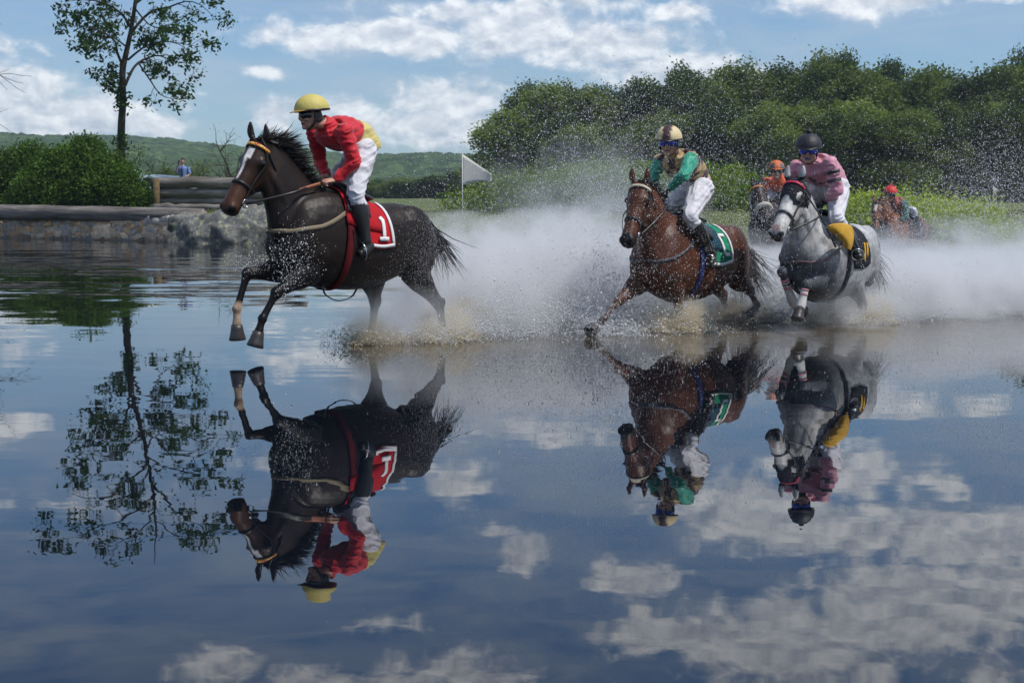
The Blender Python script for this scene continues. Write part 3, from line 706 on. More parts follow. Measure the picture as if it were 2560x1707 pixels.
# profile seen from the side; bonnet to the right
prof = [(-x, z) for x, z in prof]
bm = bmesh.new(); ring = []
for yv, sx, dz in ((-.86, 1, 0), (-.74, .985, .0), (.74, .985, 0), (.86, 1, 0)):
    ring.append([bm.verts.new((x*sx, yv*(1 if z < 1.02 else .80), z)) for x, z in prof])
for r in range(3):
    for i in range(len(prof)):
        j = (i+1) % len(prof); bm.faces.new((ring[r][i], ring[r][j], ring[r+1][j], ring[r+1][i]))
bm.faces.new(ring[0]); bm.faces.new(ring[3][::-1]); bmesh.ops.recalc_face_normals(bm, faces=bm.faces)
bmesh.ops.bevel(bm, geom=bm.edges[:], offset=.05, segments=2, affect='EDGES')
me = bpy.data.meshes.new('body'); bm.to_mesh(me); bm.free(); me.materials.append(mat('car_paint', (.42, .50, .60), .25, .6, var=.03, coat=1)); link(bpy.data.objects.new('body', me), car)
glass = mat('car_glass', (.03, .04, .05), .05, .8, var=.02)
for y_ in (-.78, .78): m = MB(); m.box((-.1, y_, 1.2), (1.0, .02, .14)); m.build('window', glass, car, False)
hb = MB(); hb.box((-1.85, 0, 1.72), (.55, .62, .03), Matrix.Rotation(rad(32), 3, 'Y')); hb.build('raised_hatch', MATS['car_paint'], car, False)
for x in (-1.35, 1.35):
    for y in (-.82, .82):
        m = MB(); m.tube([(x, y-.1, .33), (x, y+.1, .33)], [.33, .33], up=(0, 0, 1), n=20, sub=1); wh = m.build('wheel', mat('tyre', (.02, .02, .02), .8), car)
# ------------------------------------------------------------------ horses and riders
def coatmat(name, rough=.33, bump=.0017, dapple=0):
    if name in MATS: return MATS[name]
    m = bpy.data.materials.new(name); m.use_nodes = True; t = m.node_tree; b = t.nodes['Principled BSDF']
    a = t.nodes.new('ShaderNodeAttribute'); a.attribute_name = 'Col'
    tcn = t.nodes.new('ShaderNodeTexCoord'); ob = tcn.outputs['Object']
    nz = NOISE(t, ob, 5.5, 5, .65, .3); fine = NOISE(t, V_(t, 'MULTIPLY', ob, (1, 1, .35)).outputs[0], 60, 3, .7)
    c = MIX(t, 1, a.outputs['Color'], RAMP(t, nz, [(.3, .7), (.7, 1.25)]), 'MULTIPLY')
    c = MIX(t, 1, c, RAMP(t, fine, [(.3, .8), (.7, 1.2)]), 'MULTIPLY')
    if dapple:
        d = NOISE(t, ob, 9, 3, .6); c = MIX(t, RAMP(t, d, [(.45, 0), (.65, dapple)]), c, (.10, .105, .12))
    L(t, c, b.inputs['Base Color']); L(t, RAMP(t, nz, [(.3, rough+.06), (.7, rough+.16)]), b.inputs['Roughness'])
    b.inputs['Specular IOR Level'].default_value = .24
    veins = NOISE(t, V_(t, 'MULTIPLY', ob, (1, 1, .5)).outputs[0], 13, 4, .6, 1.2)
    bp = t.nodes.new('ShaderNodeBump'); bp.inputs['Distance'].default_value = bump*3
    L(t, veins, bp.inputs['Height']); L(t, bp.outputs[0], b.inputs['Normal'])
    MATS[name] = m; return m
leather = mat('black_leather', (.014, .013, .014), .38, .5, var=.3, vscale=30, bump=.002, bscale=90)
brownleather = mat('brown_leather', (.16, .06, .03), .5, .5, var=.2)
brass = mat('brass', (.55, .42, .2), .25, .5, 1.0, var=.05); steel = mat('steel', (.6, .6, .62), .2, .5, 1.0, var=.05)
hoofm = mat('hoof_horn', (.035, .03, .03), .4, .5, var=.4, vscale=25, bump=.003, bscale=60)
eyem = mat('wet_eye', (.008, .006, .006), .05, .9, var=.0)
skin = mat('skin', (.42, .22, .16), .5, .4, attr=True, var=.08, vscale=30, bump=.002, bscale=60)
class Frame:
    def __init__(s, loc, yaw, pitch):
        s.yaw = yaw
        f = Vector((-math.cos(rad(yaw)), -math.sin(rad(yaw)), 0)); l = Vector((0, 0, 1)).cross(f)
        R = Matrix((f, l, (0, 0, 1))).transposed() @ Matrix.Rotation(-rad(pitch), 3, 'Y')
        s.M = Matrix.Translation(loc) @ R.to_4x4(); s.I = s.M.inverted(); s.R = R
    def pl(s, u, v, y=0.):
        """local point in the plane y = const that shows at photo pixel (u, v)"""
        o = s.I @ Vector((0, 0, CAMH)); q = s.I @ px(u, v, 10); d = q-o
        return o+d*((y-o.y)/d.y)
    def vec(s, v): return s.R.inverted() @ Vector(v)
TR = [(.66, 1.24, 1.00, .09), (.62, 1.34, .90, .17), (.53, 1.45, .81, .235), (.40, 1.53, .765, .265), (.22, 1.57, .735, .28), (.02, 1.52, .73, .295), (-.20, 1.485, .755, .30), (-.40, 1.50, .83, .29), (-.56, 1.525, .91, .28), (-.70, 1.50, .97, .265), (-.82, 1.40, 1.02, .21), (-.89, 1.30, 1.10, .12)]
def seg(mb, a, b, r0, r1, up=(0, 1, 0), mid=None, n=14):
    a, b = Vector(a), Vector(b)
    pts = [a, a.lerp(b, .33), a.lerp(b, .66), b]; ms = mid or None
    rs = [r0, None, None, r1]
    for i, f in ((1, .33), (2, .66)):
        rs[i] = tuple(r0[k]+(r1[k]-r0[k])*f for k in (0, 1)) if not ms else ms[i-1]
    mb.tube(pts, rs, up, n=n, sub=2)
def strap(mb, obj, pts, w, th=.006, off=.006, snap=True, closed=False):
    """flat strap following the surface of obj (points in the object's own space)"""
    P_, N_ = [], []
    pts = [Vector(p) for p in pts]
    if closed: pts = pts+[pts[0]]
    dense = []
    for i in range(len(pts)-1):
        k = max(1, int((pts[i+1]-pts[i]).length/.03))
        for j in range(k): dense.append(pts[i].lerp(pts[i+1], j/k))
    dense.append(pts[-1])
    for p in dense:
        if snap:
            ok, q, n, _ = obj.closest_point_on_mesh(p); P_.append(q+n*(off+th/2)); N_.append(n)
        else: P_.append(p); N_.append(Vector((0, 1, 0)))
    P2 = [P_[0]]+[(P_[i-1]+P_[i]*2+P_[i+1])/4 for i in range(1, len(P_)-1)]+[P_[-1]]
    V, F = [], []
    for i, p in enumerate(P2):
        t = (P2[min(i+1, len(P2)-1)]-P2[max(i-1, 0)]).normalized(); s_ = t.cross(N_[i]).normalized(); n = N_[i]
        V += [p+s_*w/2-n*th/2, p+s_*w/2+n*th/2, p-s_*w/2+n*th/2, p-s_*w/2-n*th/2]
    for i in range(len(P2)-1):
        for k in range(4): a = i*4+k; b = i*4+(k+1) % 4; F.append((a, b, b+4, a+4))
    F.append((3, 2, 1, 0)); e = (len(P2)-1)*4; F.append((e, e+1, e+2, e+3)); mb.add(V, F)
def build_horse(fr, S, label, group):
    root = empty('racehorse', (0, 0, 0), label, 'horse', group); root.matrix_world = fr.M
    mb = MB()
    k = S.get('girth', 1.0)
    mb.tube([(x, 0, (a+b)/2) for x, a, b, w_ in TR], [((a-b)/2, w_*k) for x, a, b, w_ in TR], (0, 1, 0), n=28, sub=3, power=2.25)
    poll = S['poll']; d = S['hd'].normalized(); nn = S['hn']; nn = (nn-d*nn.dot(d)).normalized(); l = nn.cross(d).normalized()
    if l.y < 0 and not S.get('flip'): l = -l
    Hm = lambda s, lat, off: poll+d*s+l*lat+nn*off
    # neck
    nc = poll-nn*.10+d*.06
    bend = S.get('bend', Vector((0, 0, 0)))
    A0 = Vector((.25, 0, 1.23)); B0 = Vector((.42, 0, 1.25))
    n1_, n2_, n3_ = B0.lerp(nc, .30)+Vector((0, 0, .03))+bend*.5, B0.lerp(nc, .62)+Vector((0, 0, .05))+bend, B0.lerp(nc, .86)+Vector((0, 0, .025))+bend*.5
    mb.tube([A0, B0, n1_, n2_, n3_, nc], [(.33, .20), (.325, .195), (.26, .135), (.20, .105), (.165, .092), (.125, .085)], tuple(Vector((0, 1, 0)).lerp(l, .4)), n=22, sub=4)
    # head
    hs = [(-.04, .06, .06, -.07), (.0, .105, .088, -.08), (.07, .135, .106, -.11), (.15, .155, .110, -.135), (.24, .145, .090, -.135), (.33, .112, .074, -.112), (.43, .088, .064, -.095), (.52, .080, .066, -.090), (.585, .076, .066, -.092), (.635, .052, .050, -.098)]
    mb.tube([Hm(s, 0, o) for s, _, _, o in hs], [(a, b) for _, a, b, _ in hs], tuple(l), n=20, sub=3, power=2.35)
    Rh = Matrix((d, l, nn)).transposed()
    for sgn in (-1, 1):
        mb.ell(Hm(.17, sgn*.052, -.185), (.105, .050, .092), Rh)                # cheek
        mb.ell(Hm(.155, sgn*.094, -.058), (.046, .026, .030), Rh)               # orbit
        mb.ell(Hm(.59, sgn*.048, -.060), (.036, .026, .040), Rh)               # nostril rim
        mb.ell(Hm(.34, sgn*.042, -.066), (.15, .022, .017), Rh)                  # facial crest
    mb.ell(Hm(.575, 0, -.155), (.042, .038, .035), Rh)
    # ears
    ed = S.get('ear', (nn*.8-d*.9)).normalized()
    for sgn in (-1, 1):
        a = Hm(-.005, sgn*.058, -.02); b = a+ed*.075+l*sgn*.022; c = a+ed*.165+l*sgn*.016
        mb.tube([a, a.lerp(b, .5), b, b.lerp(c, .55), c], [(.022, .020), (.026, .030), (.022, .033), (.014, .022), (.003, .004)], tuple(l), n=12, sub=3)
    # legs
    hoofs = []
    for (sgn, J) in ((1, S['nf']), (-1, S['ff'])):
        el, kn, fe, co, tip = J
        sh = Vector((.47, sgn*.15, 1.18))
        mb.ell((.43, sgn*.165, 1.17), (.19, .10, .26), Matrix.Rotation(rad(-25), 3, 'Y'))
        mb.ell((.57, sgn*.11, 1.08), (.11, .10, .16)); mb.ell((.36, sgn*.19, 1.03), (.13, .08, .14), Matrix.Rotation(rad(35), 3, 'Y')); mb.ell((.47, sgn*.178, 1.26), (.07, .06, .18), Matrix.Rotation(rad(-28), 3, 'Y'))
        mb.tube([Vector((.50, sgn*.13, 1.18)), n1_+Vector((.06, sgn*.085, -.13)), n2_+Vector((.05, sgn*.075, -.10)), n3_+Vector((.02, sgn*.06, -.06))], [.06, .055, .045, .03], n=10, sub=3)
        mb.tube([sh, sh.lerp(el, .55), el], [(.17, .10), (.155, .10), (.115, .082)], (0, 1, 0), n=16, sub=4)
        seg(mb, el, kn, (.122, .088), (.048, .048), mid=[(.104, .078), (.066, .056)])
        mb.ell(el.lerp(kn, .22)+Vector((.02, sgn*.02, 0)), (.085, .055, .075))
        mb.ell(kn, (.050, .050, .055))
        seg(mb, kn, fe, (.042, .042), (.034, .032), mid=[(.031, .027), (.031, .026)])
        mb.ell(fe, (.042, .038, .042)); seg(mb, fe, co, (.033, .032), (.041, .042), mid=[(.030, .030), (.034, .034)])
        hoofs.append((co, tip, fe))
    for (sgn, J) in ((1, S['nh']), (-1, S['fh'])):
        st, hk, fe, co, tip = J
        hp = Vector((-.66, sgn*.15, 1.25))
        mb.ell((-.64, sgn*.15, 1.22), (.24, .14, .29), Matrix.Rotation(rad(12), 3, 'Y')); mb.ell((-.80, sgn*.13, 1.14), (.13, .11, .26))
        mb.tube([hp, hp.lerp(st, .6), st], [(.24, .12), (.20, .12), (.135, .10)], (0, 1, 0), n=16, sub=4)
        seg(mb, st, hk, (.14, .105), (.056, .048), mid=[(.122, .088), (.074, .058)])
        mb.ell(hk, (.055, .045, .062)); back = (hk-st).normalized()
        mb.ell(hk-Vector((.035, 0, -.02)), (.03, .03, .05))
        seg(mb, hk, fe, (.046, .040), (.036, .034), mid=[(.036, .031), (.034, .030)])
        mb.ell(fe, (.044, .04, .044)); seg(mb, fe, co, (.035, .034), (.042, .044), mid=[(.031, .031), (.035, .036)])
        hoofs.append((co, tip, fe))
    base = np.array(S['coat']); dark = np.array(S['points'])
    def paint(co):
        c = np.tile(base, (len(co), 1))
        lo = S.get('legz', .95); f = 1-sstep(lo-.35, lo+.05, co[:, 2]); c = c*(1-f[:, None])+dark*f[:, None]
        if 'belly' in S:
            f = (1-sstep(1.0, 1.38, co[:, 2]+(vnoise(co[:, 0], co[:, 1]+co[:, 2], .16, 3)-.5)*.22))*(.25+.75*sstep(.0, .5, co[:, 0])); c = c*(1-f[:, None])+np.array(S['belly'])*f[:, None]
        rel = co-np.array(poll); s_ = rel@np.array(d); la = rel@np.array(l); of = rel@np.array(nn)
        head = (s_ > -.03)&(np.abs(la) < .16)&(of > -.31)&(of < .03)&(s_ < .72)
        def mixin(f, cc):
            nonlocal c
            f = np.clip(f, 0, 1)[:, None]; c = c*(1-f)+np.array(cc)*f
        if 'face' in S: mixin(head*sstep(.0, .1, s_), S['face'])
        mixin(head*sstep(S.get('mz', .50), S.get('mz', .50)+.06, s_), S['muzzle'])
        for (s0, s1, w0, w1, ctr) in S.get('blaze', []):
            t_ = np.clip((s_-s0)/(s1-s0), 0, 1); wv = w0+(w1-w0)*t_
            m_ = head*(of > -.06)*(s_ > s0)*(s_ < s1)*(1-sstep(wv*.8, wv*1.1, np.abs(la-ctr))); mixin(m_, (.72, .70, .68))
        for (cc, r, colr, soft) in S.get('spots', []):
            dd = np.linalg.norm(co-np.array(cc), axis=1); mixin(1-sstep(r*(1-soft), r, dd), colr)
        for sg in (-1, 1):
            q = np.stack([s_-.615, la-sg*.062, of+.058], 1)/np.array([.026, .032, .022]); mixin(head*(1.7-np.linalg.norm(q, axis=1))*2, (.004, .003, .003))
            q = np.stack([s_-.155, la-sg*.118, of+.058], 1)/np.array([.040, .04, .026]); mixin(head*(1.4-np.linalg.norm(q, axis=1)), (.012, .01, .01))
        mixin(head*(sstep(.46, .5, s_)*(np.abs(of+.122) < .007)), (.004, .003, .003))
        return c
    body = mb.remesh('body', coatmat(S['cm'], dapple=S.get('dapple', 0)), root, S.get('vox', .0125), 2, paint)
    bpy.context.view_layer.update()
    # eyes
    for sgn in (-1, 1):
        m = MB(); m.ell(Hm(.155, sgn*.112, -.060), (.024, .018, .022), Rh); m.build('eye', eyem, root)
    for (co, tip, fe) in hoofs:
        dv = (tip-co); ln = min(max(dv.length, .07), .11); dv.normalize(); m = MB()
        m.tube([co-dv*.01, co+dv*ln*.5, co+dv*ln, co+dv*(ln+.004)], [(.046, .045), (.058, .053), (.072, .062), (.06, .052)], (0, 1, 0), n=16, sub=2); m.build('hoof', hoofm, root)
    # mane and tail
    rg = np.random.default_rng(S.get('seed', 1)); V = []
    crest = [poll-d*.03+nn*.0, n3_+Vector((0, 0, .135)), n2_+Vector((0, 0, .17)), n1_+Vector((0, 0, .215)), Vector((.34, 0, 1.56))]
    crest[1:4] = [body.closest_point_on_mesh(c_+Vector((0, 0, .05)))[1] for c_ in crest[1:4]]
    cp_, _ = catmull(crest, [1]*5, 12)
    ml = S.get('mane_len', .14); md = S.get('mane_dir', Vector((-.6, 0, .55)))
    def strand(p, dv, ln, w_, grav, segn=4):
        side = dv.cross(Vector((rg.normal(), rg.normal(), rg.normal()))).normalized(); q = Vector(p); pr = []
        for i in range(segn+1):
            f = i/segn; ww = w_*(1-f)**.7; pr.append((q-side*ww, q+side*ww)); dv = (dv+Vector((rg.normal()*.12, rg.normal()*.12, rg.normal()*.1-grav))).normalized(); q = q+dv*ln/segn
        for i in range(segn): V.extend([pr[i][0], pr[i][1], pr[i+1][1], pr[i+1][0]])
    for i in range(S.get('mane_n', 700)):
        f = rg.random(); p = Vector(cp_[int(f*(len(cp_)-1))])+Vector((rg.normal()*.012, rg.normal()*.016, -.01))
        dv = md+Vector((rg.normal()*.28, rg.normal()*.38+S.get('mane_side', 0), rg.normal()*.22))
        strand(p, dv.normalized(), ml*(.5+.75*rg.random())*(.7+.6*math.sin(math.pi*min(f*1.2, 1))), .006, .07)
    if S.get('mane_n', 700): nmesh('mane', [tuple(v) for v in V], np.arange(len(V)).reshape(-1, 4), mat('hair_'+S['cm'], S['hair'], .45, .5, var=.4), root)
    V = []; tb_ = Vector((-.93, 0, 1.38)); tdir = S.get('tail_dir', Vector((-1, 0, -.15)))
    for i in range(S.get('tail_n', 420)):
        dv = tdir+Vector((rg.normal()*.10, rg.normal()*.14, rg.normal()*.16)); strand(tb_+Vector((rg.normal()*.01, rg.normal()*.02, rg.normal()*.02)), dv.normalized(), S.get('tail_len', .65)*(.6+.6*rg.random()), .006, S.get('tail_grav', .09), 6)
    nmesh('tail', [tuple(v) for v in V], np.arange(len(V)).reshape(-1, 4), mat('hair_'+S['cm'], S['hair'], .45, .5, var=.4), root)
    # bridle
    def bridle_strap(name, pts, w_, m_, **kw):
        q = MB(); strap(q, body, pts, w_, **kw); return q.build(name, m_, root)
    bm_ = S.get('bridle', leather)
    ring = lambda s, a0, a1, ra, rb, off, n=16: [Hm(s, math.sin(rad(a0+(a1-a0)*i/n))*rb, off+math.cos(rad(a0+(a1-a0)*i/n))*ra) for i in range(n+1)]
    if not S.get('sheepskin'): bridle_strap('noseband', ring(.38, 0, 360, .15, .12, -.10, 24), .022, bm_, th=.008)
    else:
        q = MB(); q.tube(ring(.40, -115, 115, .115, .10, -.09, 14), [.038]*15, tuple(l), n=12, sub=2); so2 = q.remesh('sheepskin_noseband', mat('sheepskin', (.55, .50, .42), .95, .1, var=.2, vscale=60, bump=.02, bscale=50), root, .012, 1)
    q = MB(); a_, b_ = (-88, 88)
    strap(q, body, ring(.045, a_, b_, .12, .14, -.07), .026, th=.008, off=.008); q.build('browband', S.get('brow', leather), root)
    for sgn in (-1, 1):
        q = MB()
        strap(q, body, [Hm(-.03, sgn*.03, .03), Hm(.03, sgn*.09, -.03), Hm(.14, sgn*.12, -.10), Hm(.30, sgn*.09, -.10), Hm(.48, sgn*.09, -.125)], .018, th=.007)
        strap(q, body, [Hm(.03, sgn*.09, -.04), Hm(.10, sgn*.13, -.16), Hm(.13, sgn*.08, -.26), Hm(.10, 0, -.28)], .014, th=.006)
        q.build('cheekpiece', bm_, root)
        q = MB(); c_ = Hm(.50, sgn*.080, -.13)
        q.tube([c_+d*math.cos(a)*.033+nn*math.sin(a)*.033 for a in np.linspace(0, 2*math.pi, 13)[:-1]], [.0055]*12, tuple(l), n=6, sub=1, closed=True); q.build('bit_ring', steel, root)
    S['Hm'] = Hm; S['body'] = body; S['root'] = root; S['l'] = l
    return root
def tack(S, cloth_c, border_c=None, number=None, girth_c=(.02, .02, .02), numc=(.75, .75, .75), extra=None, under=None, drape=1.0, x0=-.50, x1=.08):
    root, body = S['root'], S['body']
    def sec(x):
        X = [t_[0] for t_ in TR][::-1]; return [np.interp(x, X, [t_[j] for t_ in TR][::-1]) for j in (1, 2, 3)]
    def surf(x, s, off):
        """x along the back, s = arc position (0 spine, 1 about elbow height), sign = side"""
        a, b, w_ = sec(x); ph = s*math.pi*.56; zc, hz = (a+b)/2, (a-b)/2
        p = Vector((x, w_*1.15*math.sin(ph), zc+hz*1.1*math.cos(ph))); ok, q, n, _ = body.closest_point_on_mesh(p); return q+n*off
    def patch(name, m_, x0, x1, s0, s1, off, nx=12, ns=24, th=.006, shape=None):
        V, F = [], []
        for i in range(nx+1):
            for j in range(ns+1):
                fx, fs = i/nx, j/ns; x = x0+(x1-x0)*fx; s = s0+(s1-s0)*fs
                if shape: x, s = shape(fx, fs, x, s)
                V.append(surf(x, s, off))
        for i in range(nx):
            for j in range(ns): F.append((i*(ns+1)+j, i*(ns+1)+j+1, (i+1)*(ns+1)+j+1, (i+1)*(ns+1)+j))
        o = nmesh(name, [tuple(v) for v in V], F, m_, root, smooth=True); so_ = o.modifiers.new('t', 'SOLIDIFY'); so_.thickness = th; so_.offset = 1; return o
    cm = mat('cloth_%.2f_%.2f_%.2f' % cloth_c, cloth_c, .8, .2, var=.12, vscale=6, bump=.006, bscale=14)
    shp = lambda fx, fs, x, s: (x-.06*abs(fs*2-1)**2, s*(1-.0*fx))
    patch('saddle_cloth', cm, x0, x1, -drape, drape, .012, 14, 30, shape=shp)
    if border_c:
        bc = mat('border_%.2f' % border_c[0], border_c, .8, .2, var=.08)
        for sg in (-1, 1):
            q = MB()
            e = [surf(x0-.06*f**2+.012, sg*f*drape, .024) for f in np.linspace(.15, .97, 12)]
            strap(q, body, e, .028, th=.004, off=.020)
            e = [surf(x, sg*(drape-.035), .024) for x in np.linspace(x0-.05, x1-.08, 10)]; strap(q, body, e, .028, th=.004, off=.0212); q.build('cloth_border', bc, root)
    if number:
        nm = mat('numeral_%.2f' % numc[0], numc, .8, .2, var=.03)
        for sg in (-1, 1):
            q = MB()
            for poly in number:
                pts = [surf(x, sg*s, .024) for x, s in poly]; strap(q, body, pts, .036, th=.002, off=.027)
            q.build('numeral', nm, root)
    if under: patch('saddle_pad', mat('pad_%.2f_%.2f_%.2f' % under, under, .85, .2, var=.15), x1-.30, x1+.10, -.72, .72, .022, 10, 20)
    q = MB(); gx = .14
    strap(q, body, [Vector((gx+.0, .36*math.sin(a), 1.15+.45*math.cos(a))) for a in np.linspace(0, 2*math.pi, 33)[:-1]], .06, th=.008, off=.008, closed=True)
    q.build('girth', mat('girth_%.2f_%.2f' % girth_c[:2], girth_c, .8, .2), root)
    # saddle: low racing saddle with flaps
    q = MB()
    pts = [surf(x, 0, .045) for x in (-.26, -.18, -.05, .08, .16)]; q.tube(pts, [(.02, .07), (.035, .13), (.03, .12), (.035, .09), (.02, .05)], (0, 1, 0), n=14, sub=3)
    sd_ = q.remesh('saddle', leather, root, .012, 2)
    for sg in (-1, 1):
        V, F = [], []
        for i in range(7):
            for j in range(9):
                fx, fs = i/6, j/8; V.append(surf(-.12+.24*fx+.06*fs, sg*(.08+.50*fs), .034))
        for i in range(6):
            for j in range(8): F.append((i*9+j, i*9+j+1, (i+1)*9+j+1, (i+1)*9+j))
        o = nmesh('saddle_flap', [tuple(v) for v in V], F, leather, root, smooth=True); so_ = o.modifiers.new('t', 'SOLIDIFY'); so_.thickness = .006
    return surf
def hand(mb, w, dv, pn):
    """palm, four curled fingers and a thumb; w wrist, dv along the hand, pn palm normal"""
    dv = Vector(dv).normalized(); pn = Vector(pn); pn = (pn-dv*pn.dot(dv)).normalized(); sv_ = dv.cross(pn); w = Vector(w)
    mb.tube([w-dv*.02, w+dv*.03, w+dv*.075, w+dv*.09], [(.020, .024), (.019, .036), (.018, .042), (.012, .036)], tuple(sv_), n=10, sub=2)
    for i, (o, ln) in enumerate(((-.031, .030), (-.010, .035), (.011, .033), (.030, .026))):
        a = w+dv*.080+sv_*o; b = a+dv*ln*.8+pn*.006; c = b+pn*ln*.9-dv*.004; e = c-dv*ln*.7+pn*.002
        mb.tube([a, b, c, e], [.0105, .0100, .0095, .008], tuple(sv_), n=8, sub=2)
    a = w+dv*.030-sv_*.032; mb.tube([a, a+dv*.028-sv_*.012+pn*.010, a+dv*.046-sv_*.002+pn*.026], [.013, .011, .009], tuple(pn), n=8, sub=2)
def build_rider(fr, R, label, group):
    hip = R['hip']; root = empty('person', (0, 0, 0), label, 'person', group)
    root.matrix_world = fr.M @ Matrix.Translation(hip)
    Q = {k: (Vector(v)-hip if isinstance(v, Vector) else v) for k, v in R.items() if k not in ('fd', 'ud')}
    Q['hip'] = Vector((0, 0, 0)); fd = R['fd'].normalized(); ud = R['ud']; ud = (ud-fd*ud.dot(fd)).normalized(); ld = ud.cross(fd)
    lat = (Q['shN']-Q['shF']).normalized(); vx = R.get('vox', .0085)
    chest = (Q['shN']+Q['shF'])/2; nb = Q['neck']; hc = Q['head']
    midt = Q['hip'].lerp(chest, .5)+R.get('arch', Vector((-.02, 0, .05)))
    def torso(m, k, lo=0, waist_only=False):
        m.tube([Q['hip']+(Q['hip']-midt).normalized()*.02, Q['hip'].lerp(midt, .5)+(midt-Q['hip'].lerp(chest, .5))*.5, midt, midt.lerp(chest, .55), chest, chest.lerp(nb, .6)], [(.115*k, .145*k), (.115*k, .14*k), (.12*k, .145*k), (.13*k, .165*k), (.105*k, .165*k), (.06*k, .09*k)], tuple(lat), n=20, sub=3, power=2.2)
    def arms(m, k):
        for a in ('N', 'F'):
            s_, e, w_ = Q['sh'+a], Q['el'+a], Q['wr'+a]
            m.ell(s_, (.068*k,)*3); m.tube([s_.lerp(chest, .25), s_.lerp(e, .15), s_.lerp(e, .6), e], [.062*k, .064*k, .056*k, .050*k], (0, 1, 0.2), n=14, sub=2)
            m.ell(e, (.050*k,)*3); m.tube([e, e.lerp(w_, .4), w_], [.049*k, .047*k, .034*k], (0, 1, .2), n=14, sub=2)
    def legs(m, k):
        for a in ('N', 'F'):
            h_, kn = Q['hp'+a], Q['kn'+a]
            m.ell(h_, (.115*k,)*3); m.tube([h_.lerp(kn, -.05), h_.lerp(kn, .3), h_.lerp(kn, .75), kn], [.10*k, .098*k, .072*k, .064*k], (0, 1, .2), n=16, sub=2); m.ell(kn, (.064*k,)*3)
            an = Q['an'+a]; m.tube([kn, kn.lerp(an, .28)], [.062*k, .060*k], (0, 1, .2), n=14, sub=1)
    Rh = Matrix((fd, ld, ud)).transposed(); H = lambda f, s_, u_: hc+fd*f+ld*s_+ud*u_
    # continuous body: head with face, neck, trunk, limbs, hands
    mb = MB(); torso(mb, .78); arms(mb, .78); legs(mb, .80)
    mb.tube([chest, nb, hc-ud*.06-fd*.02], [.065, .054, .055], tuple(ld), n=14, sub=3)
    mb.ell(hc, (.092, .074, .108), Rh, 18, 14); mb.ell(H(.028, 0, -.062), (.062, .055, .060), Rh, 14, 10)
    mb.tube([H(.085, 0, .012), H(.105, 0, -.012), H(.112, 0, -.026)], [.010, .013, .015], tuple(ld), n=10, sub=3)
    mb.ell(H(.100, 0, -.030), (.014, .020, .010), Rh); mb.ell(H(.082, 0, .018), (.018, .056, .012), Rh)
    mb.ell(H(.086, 0, -.056), (.012, .026, .006), Rh); mb.ell(H(.085, 0, -.068), (.012, .022, .007), Rh); mb.ell(H(.074, 0, -.095), (.022, .024, .020), Rh)
    for s_ in (-1, 1): mb.ell(H(.062, s_*.040, -.032), (.026, .022, .022), Rh); mb.ell(H(-.005, s_*.077, -.008), (.018, .008, .030), Rh)
    for a in ('N', 'F'):
        an, toe, kn = Q['an'+a], Q['to'+a], Q['kn'+a]; mb.tube([kn, kn.lerp(an, .4), an], [.042, .034, .018], (0, 1, .2), n=12, sub=2)
        hd_ = Q['ha'+a]-Q['wr'+a]; hand(mb, Q['wr'+a], hd_, R.get('pn', Vector((0, 0, -1)))+Vector((0, -.3 if a == 'N' else .3, 0)))
    glove = R.get('glove')
    skc = np.array(R.get('skin', (.50, .27, .19)))
    def paint(co):
        c = np.tile(skc, (len(co), 1)); rel = co-np.array(hc); f = rel@np.array(fd); s_ = rel@np.array(ld); u_ = rel@np.array(ud)
        lip = (f > .06)&(np.abs(s_) < .028)&(np.abs(u_+.062) < .011); c[lip] = R.get('lip', (.30, .10, .09))
        c[(f > .06)&(np.abs(s_) < .022)&(np.abs(u_+.0615) < .0035)] = (.08, .02, .02)
        if glove:
            for a in ('N', 'F'):
                dd = (co-np.array(Q['wr'+a]))@np.array((Q['ha'+a]-Q['wr'+a]).normalized()); nr = np.linalg.norm(co-np.array(Q['ha'+a]), axis=1) < .2; c[(dd > -.012)&nr] = glove
        if R.get('snood'): c[(u_ < -.105)&(np.linalg.norm(rel, axis=1) < .35)] = R['snood']
        return c
    mb.remesh('body', skin, root, min(vx, .0075), 2, paint, .4)
    # jersey
    jm = R['jersey']; mb = MB(); torso(mb, 1.12); arms(mb, 1.14); mb.tube([chest, chest.lerp(nb, .5), nb.lerp(hc, .34)], [.11, .09, .068], tuple(ld), n=14, sub=3)
    def clip(obj, fn):
        bm = bmesh.new(); bm.from_mesh(obj.data); dl = [v for v in bm.verts if fn(v.co)]; bmesh.ops.delete(bm, geom=dl, context='VERTS'); bm.to_mesh(obj.data); bm.free()
    jp = R.get('jpaint', lambda co, Q: np.tile(np.array((.5, .5, .5)), (len(co), 1)))
    j = mb.remesh('jersey', jm, root, vx, 3, lambda co: jp(co, Q, hip, midt, chest))
    folds(j, R.get('seed', 1), .013, .075)
    mb = MB(); legs(mb, 1.10); mb.tube([Q['hip']-(midt*.25), Q['hip']+midt*.2, midt*.75], [(.12, .15), (.135, .155), (.11, .138)], tuple(lat), n=18, sub=3, power=2.2)
    br = mb.remesh('breeches', R.get('breeches', mat('white_breeches', (.62, .61, .66), .75, .25, var=.07, vscale=7, bump=.008, bscale=16)), root, vx, 3)
    folds(br, R.get('seed', 1)+5, .013, .07)
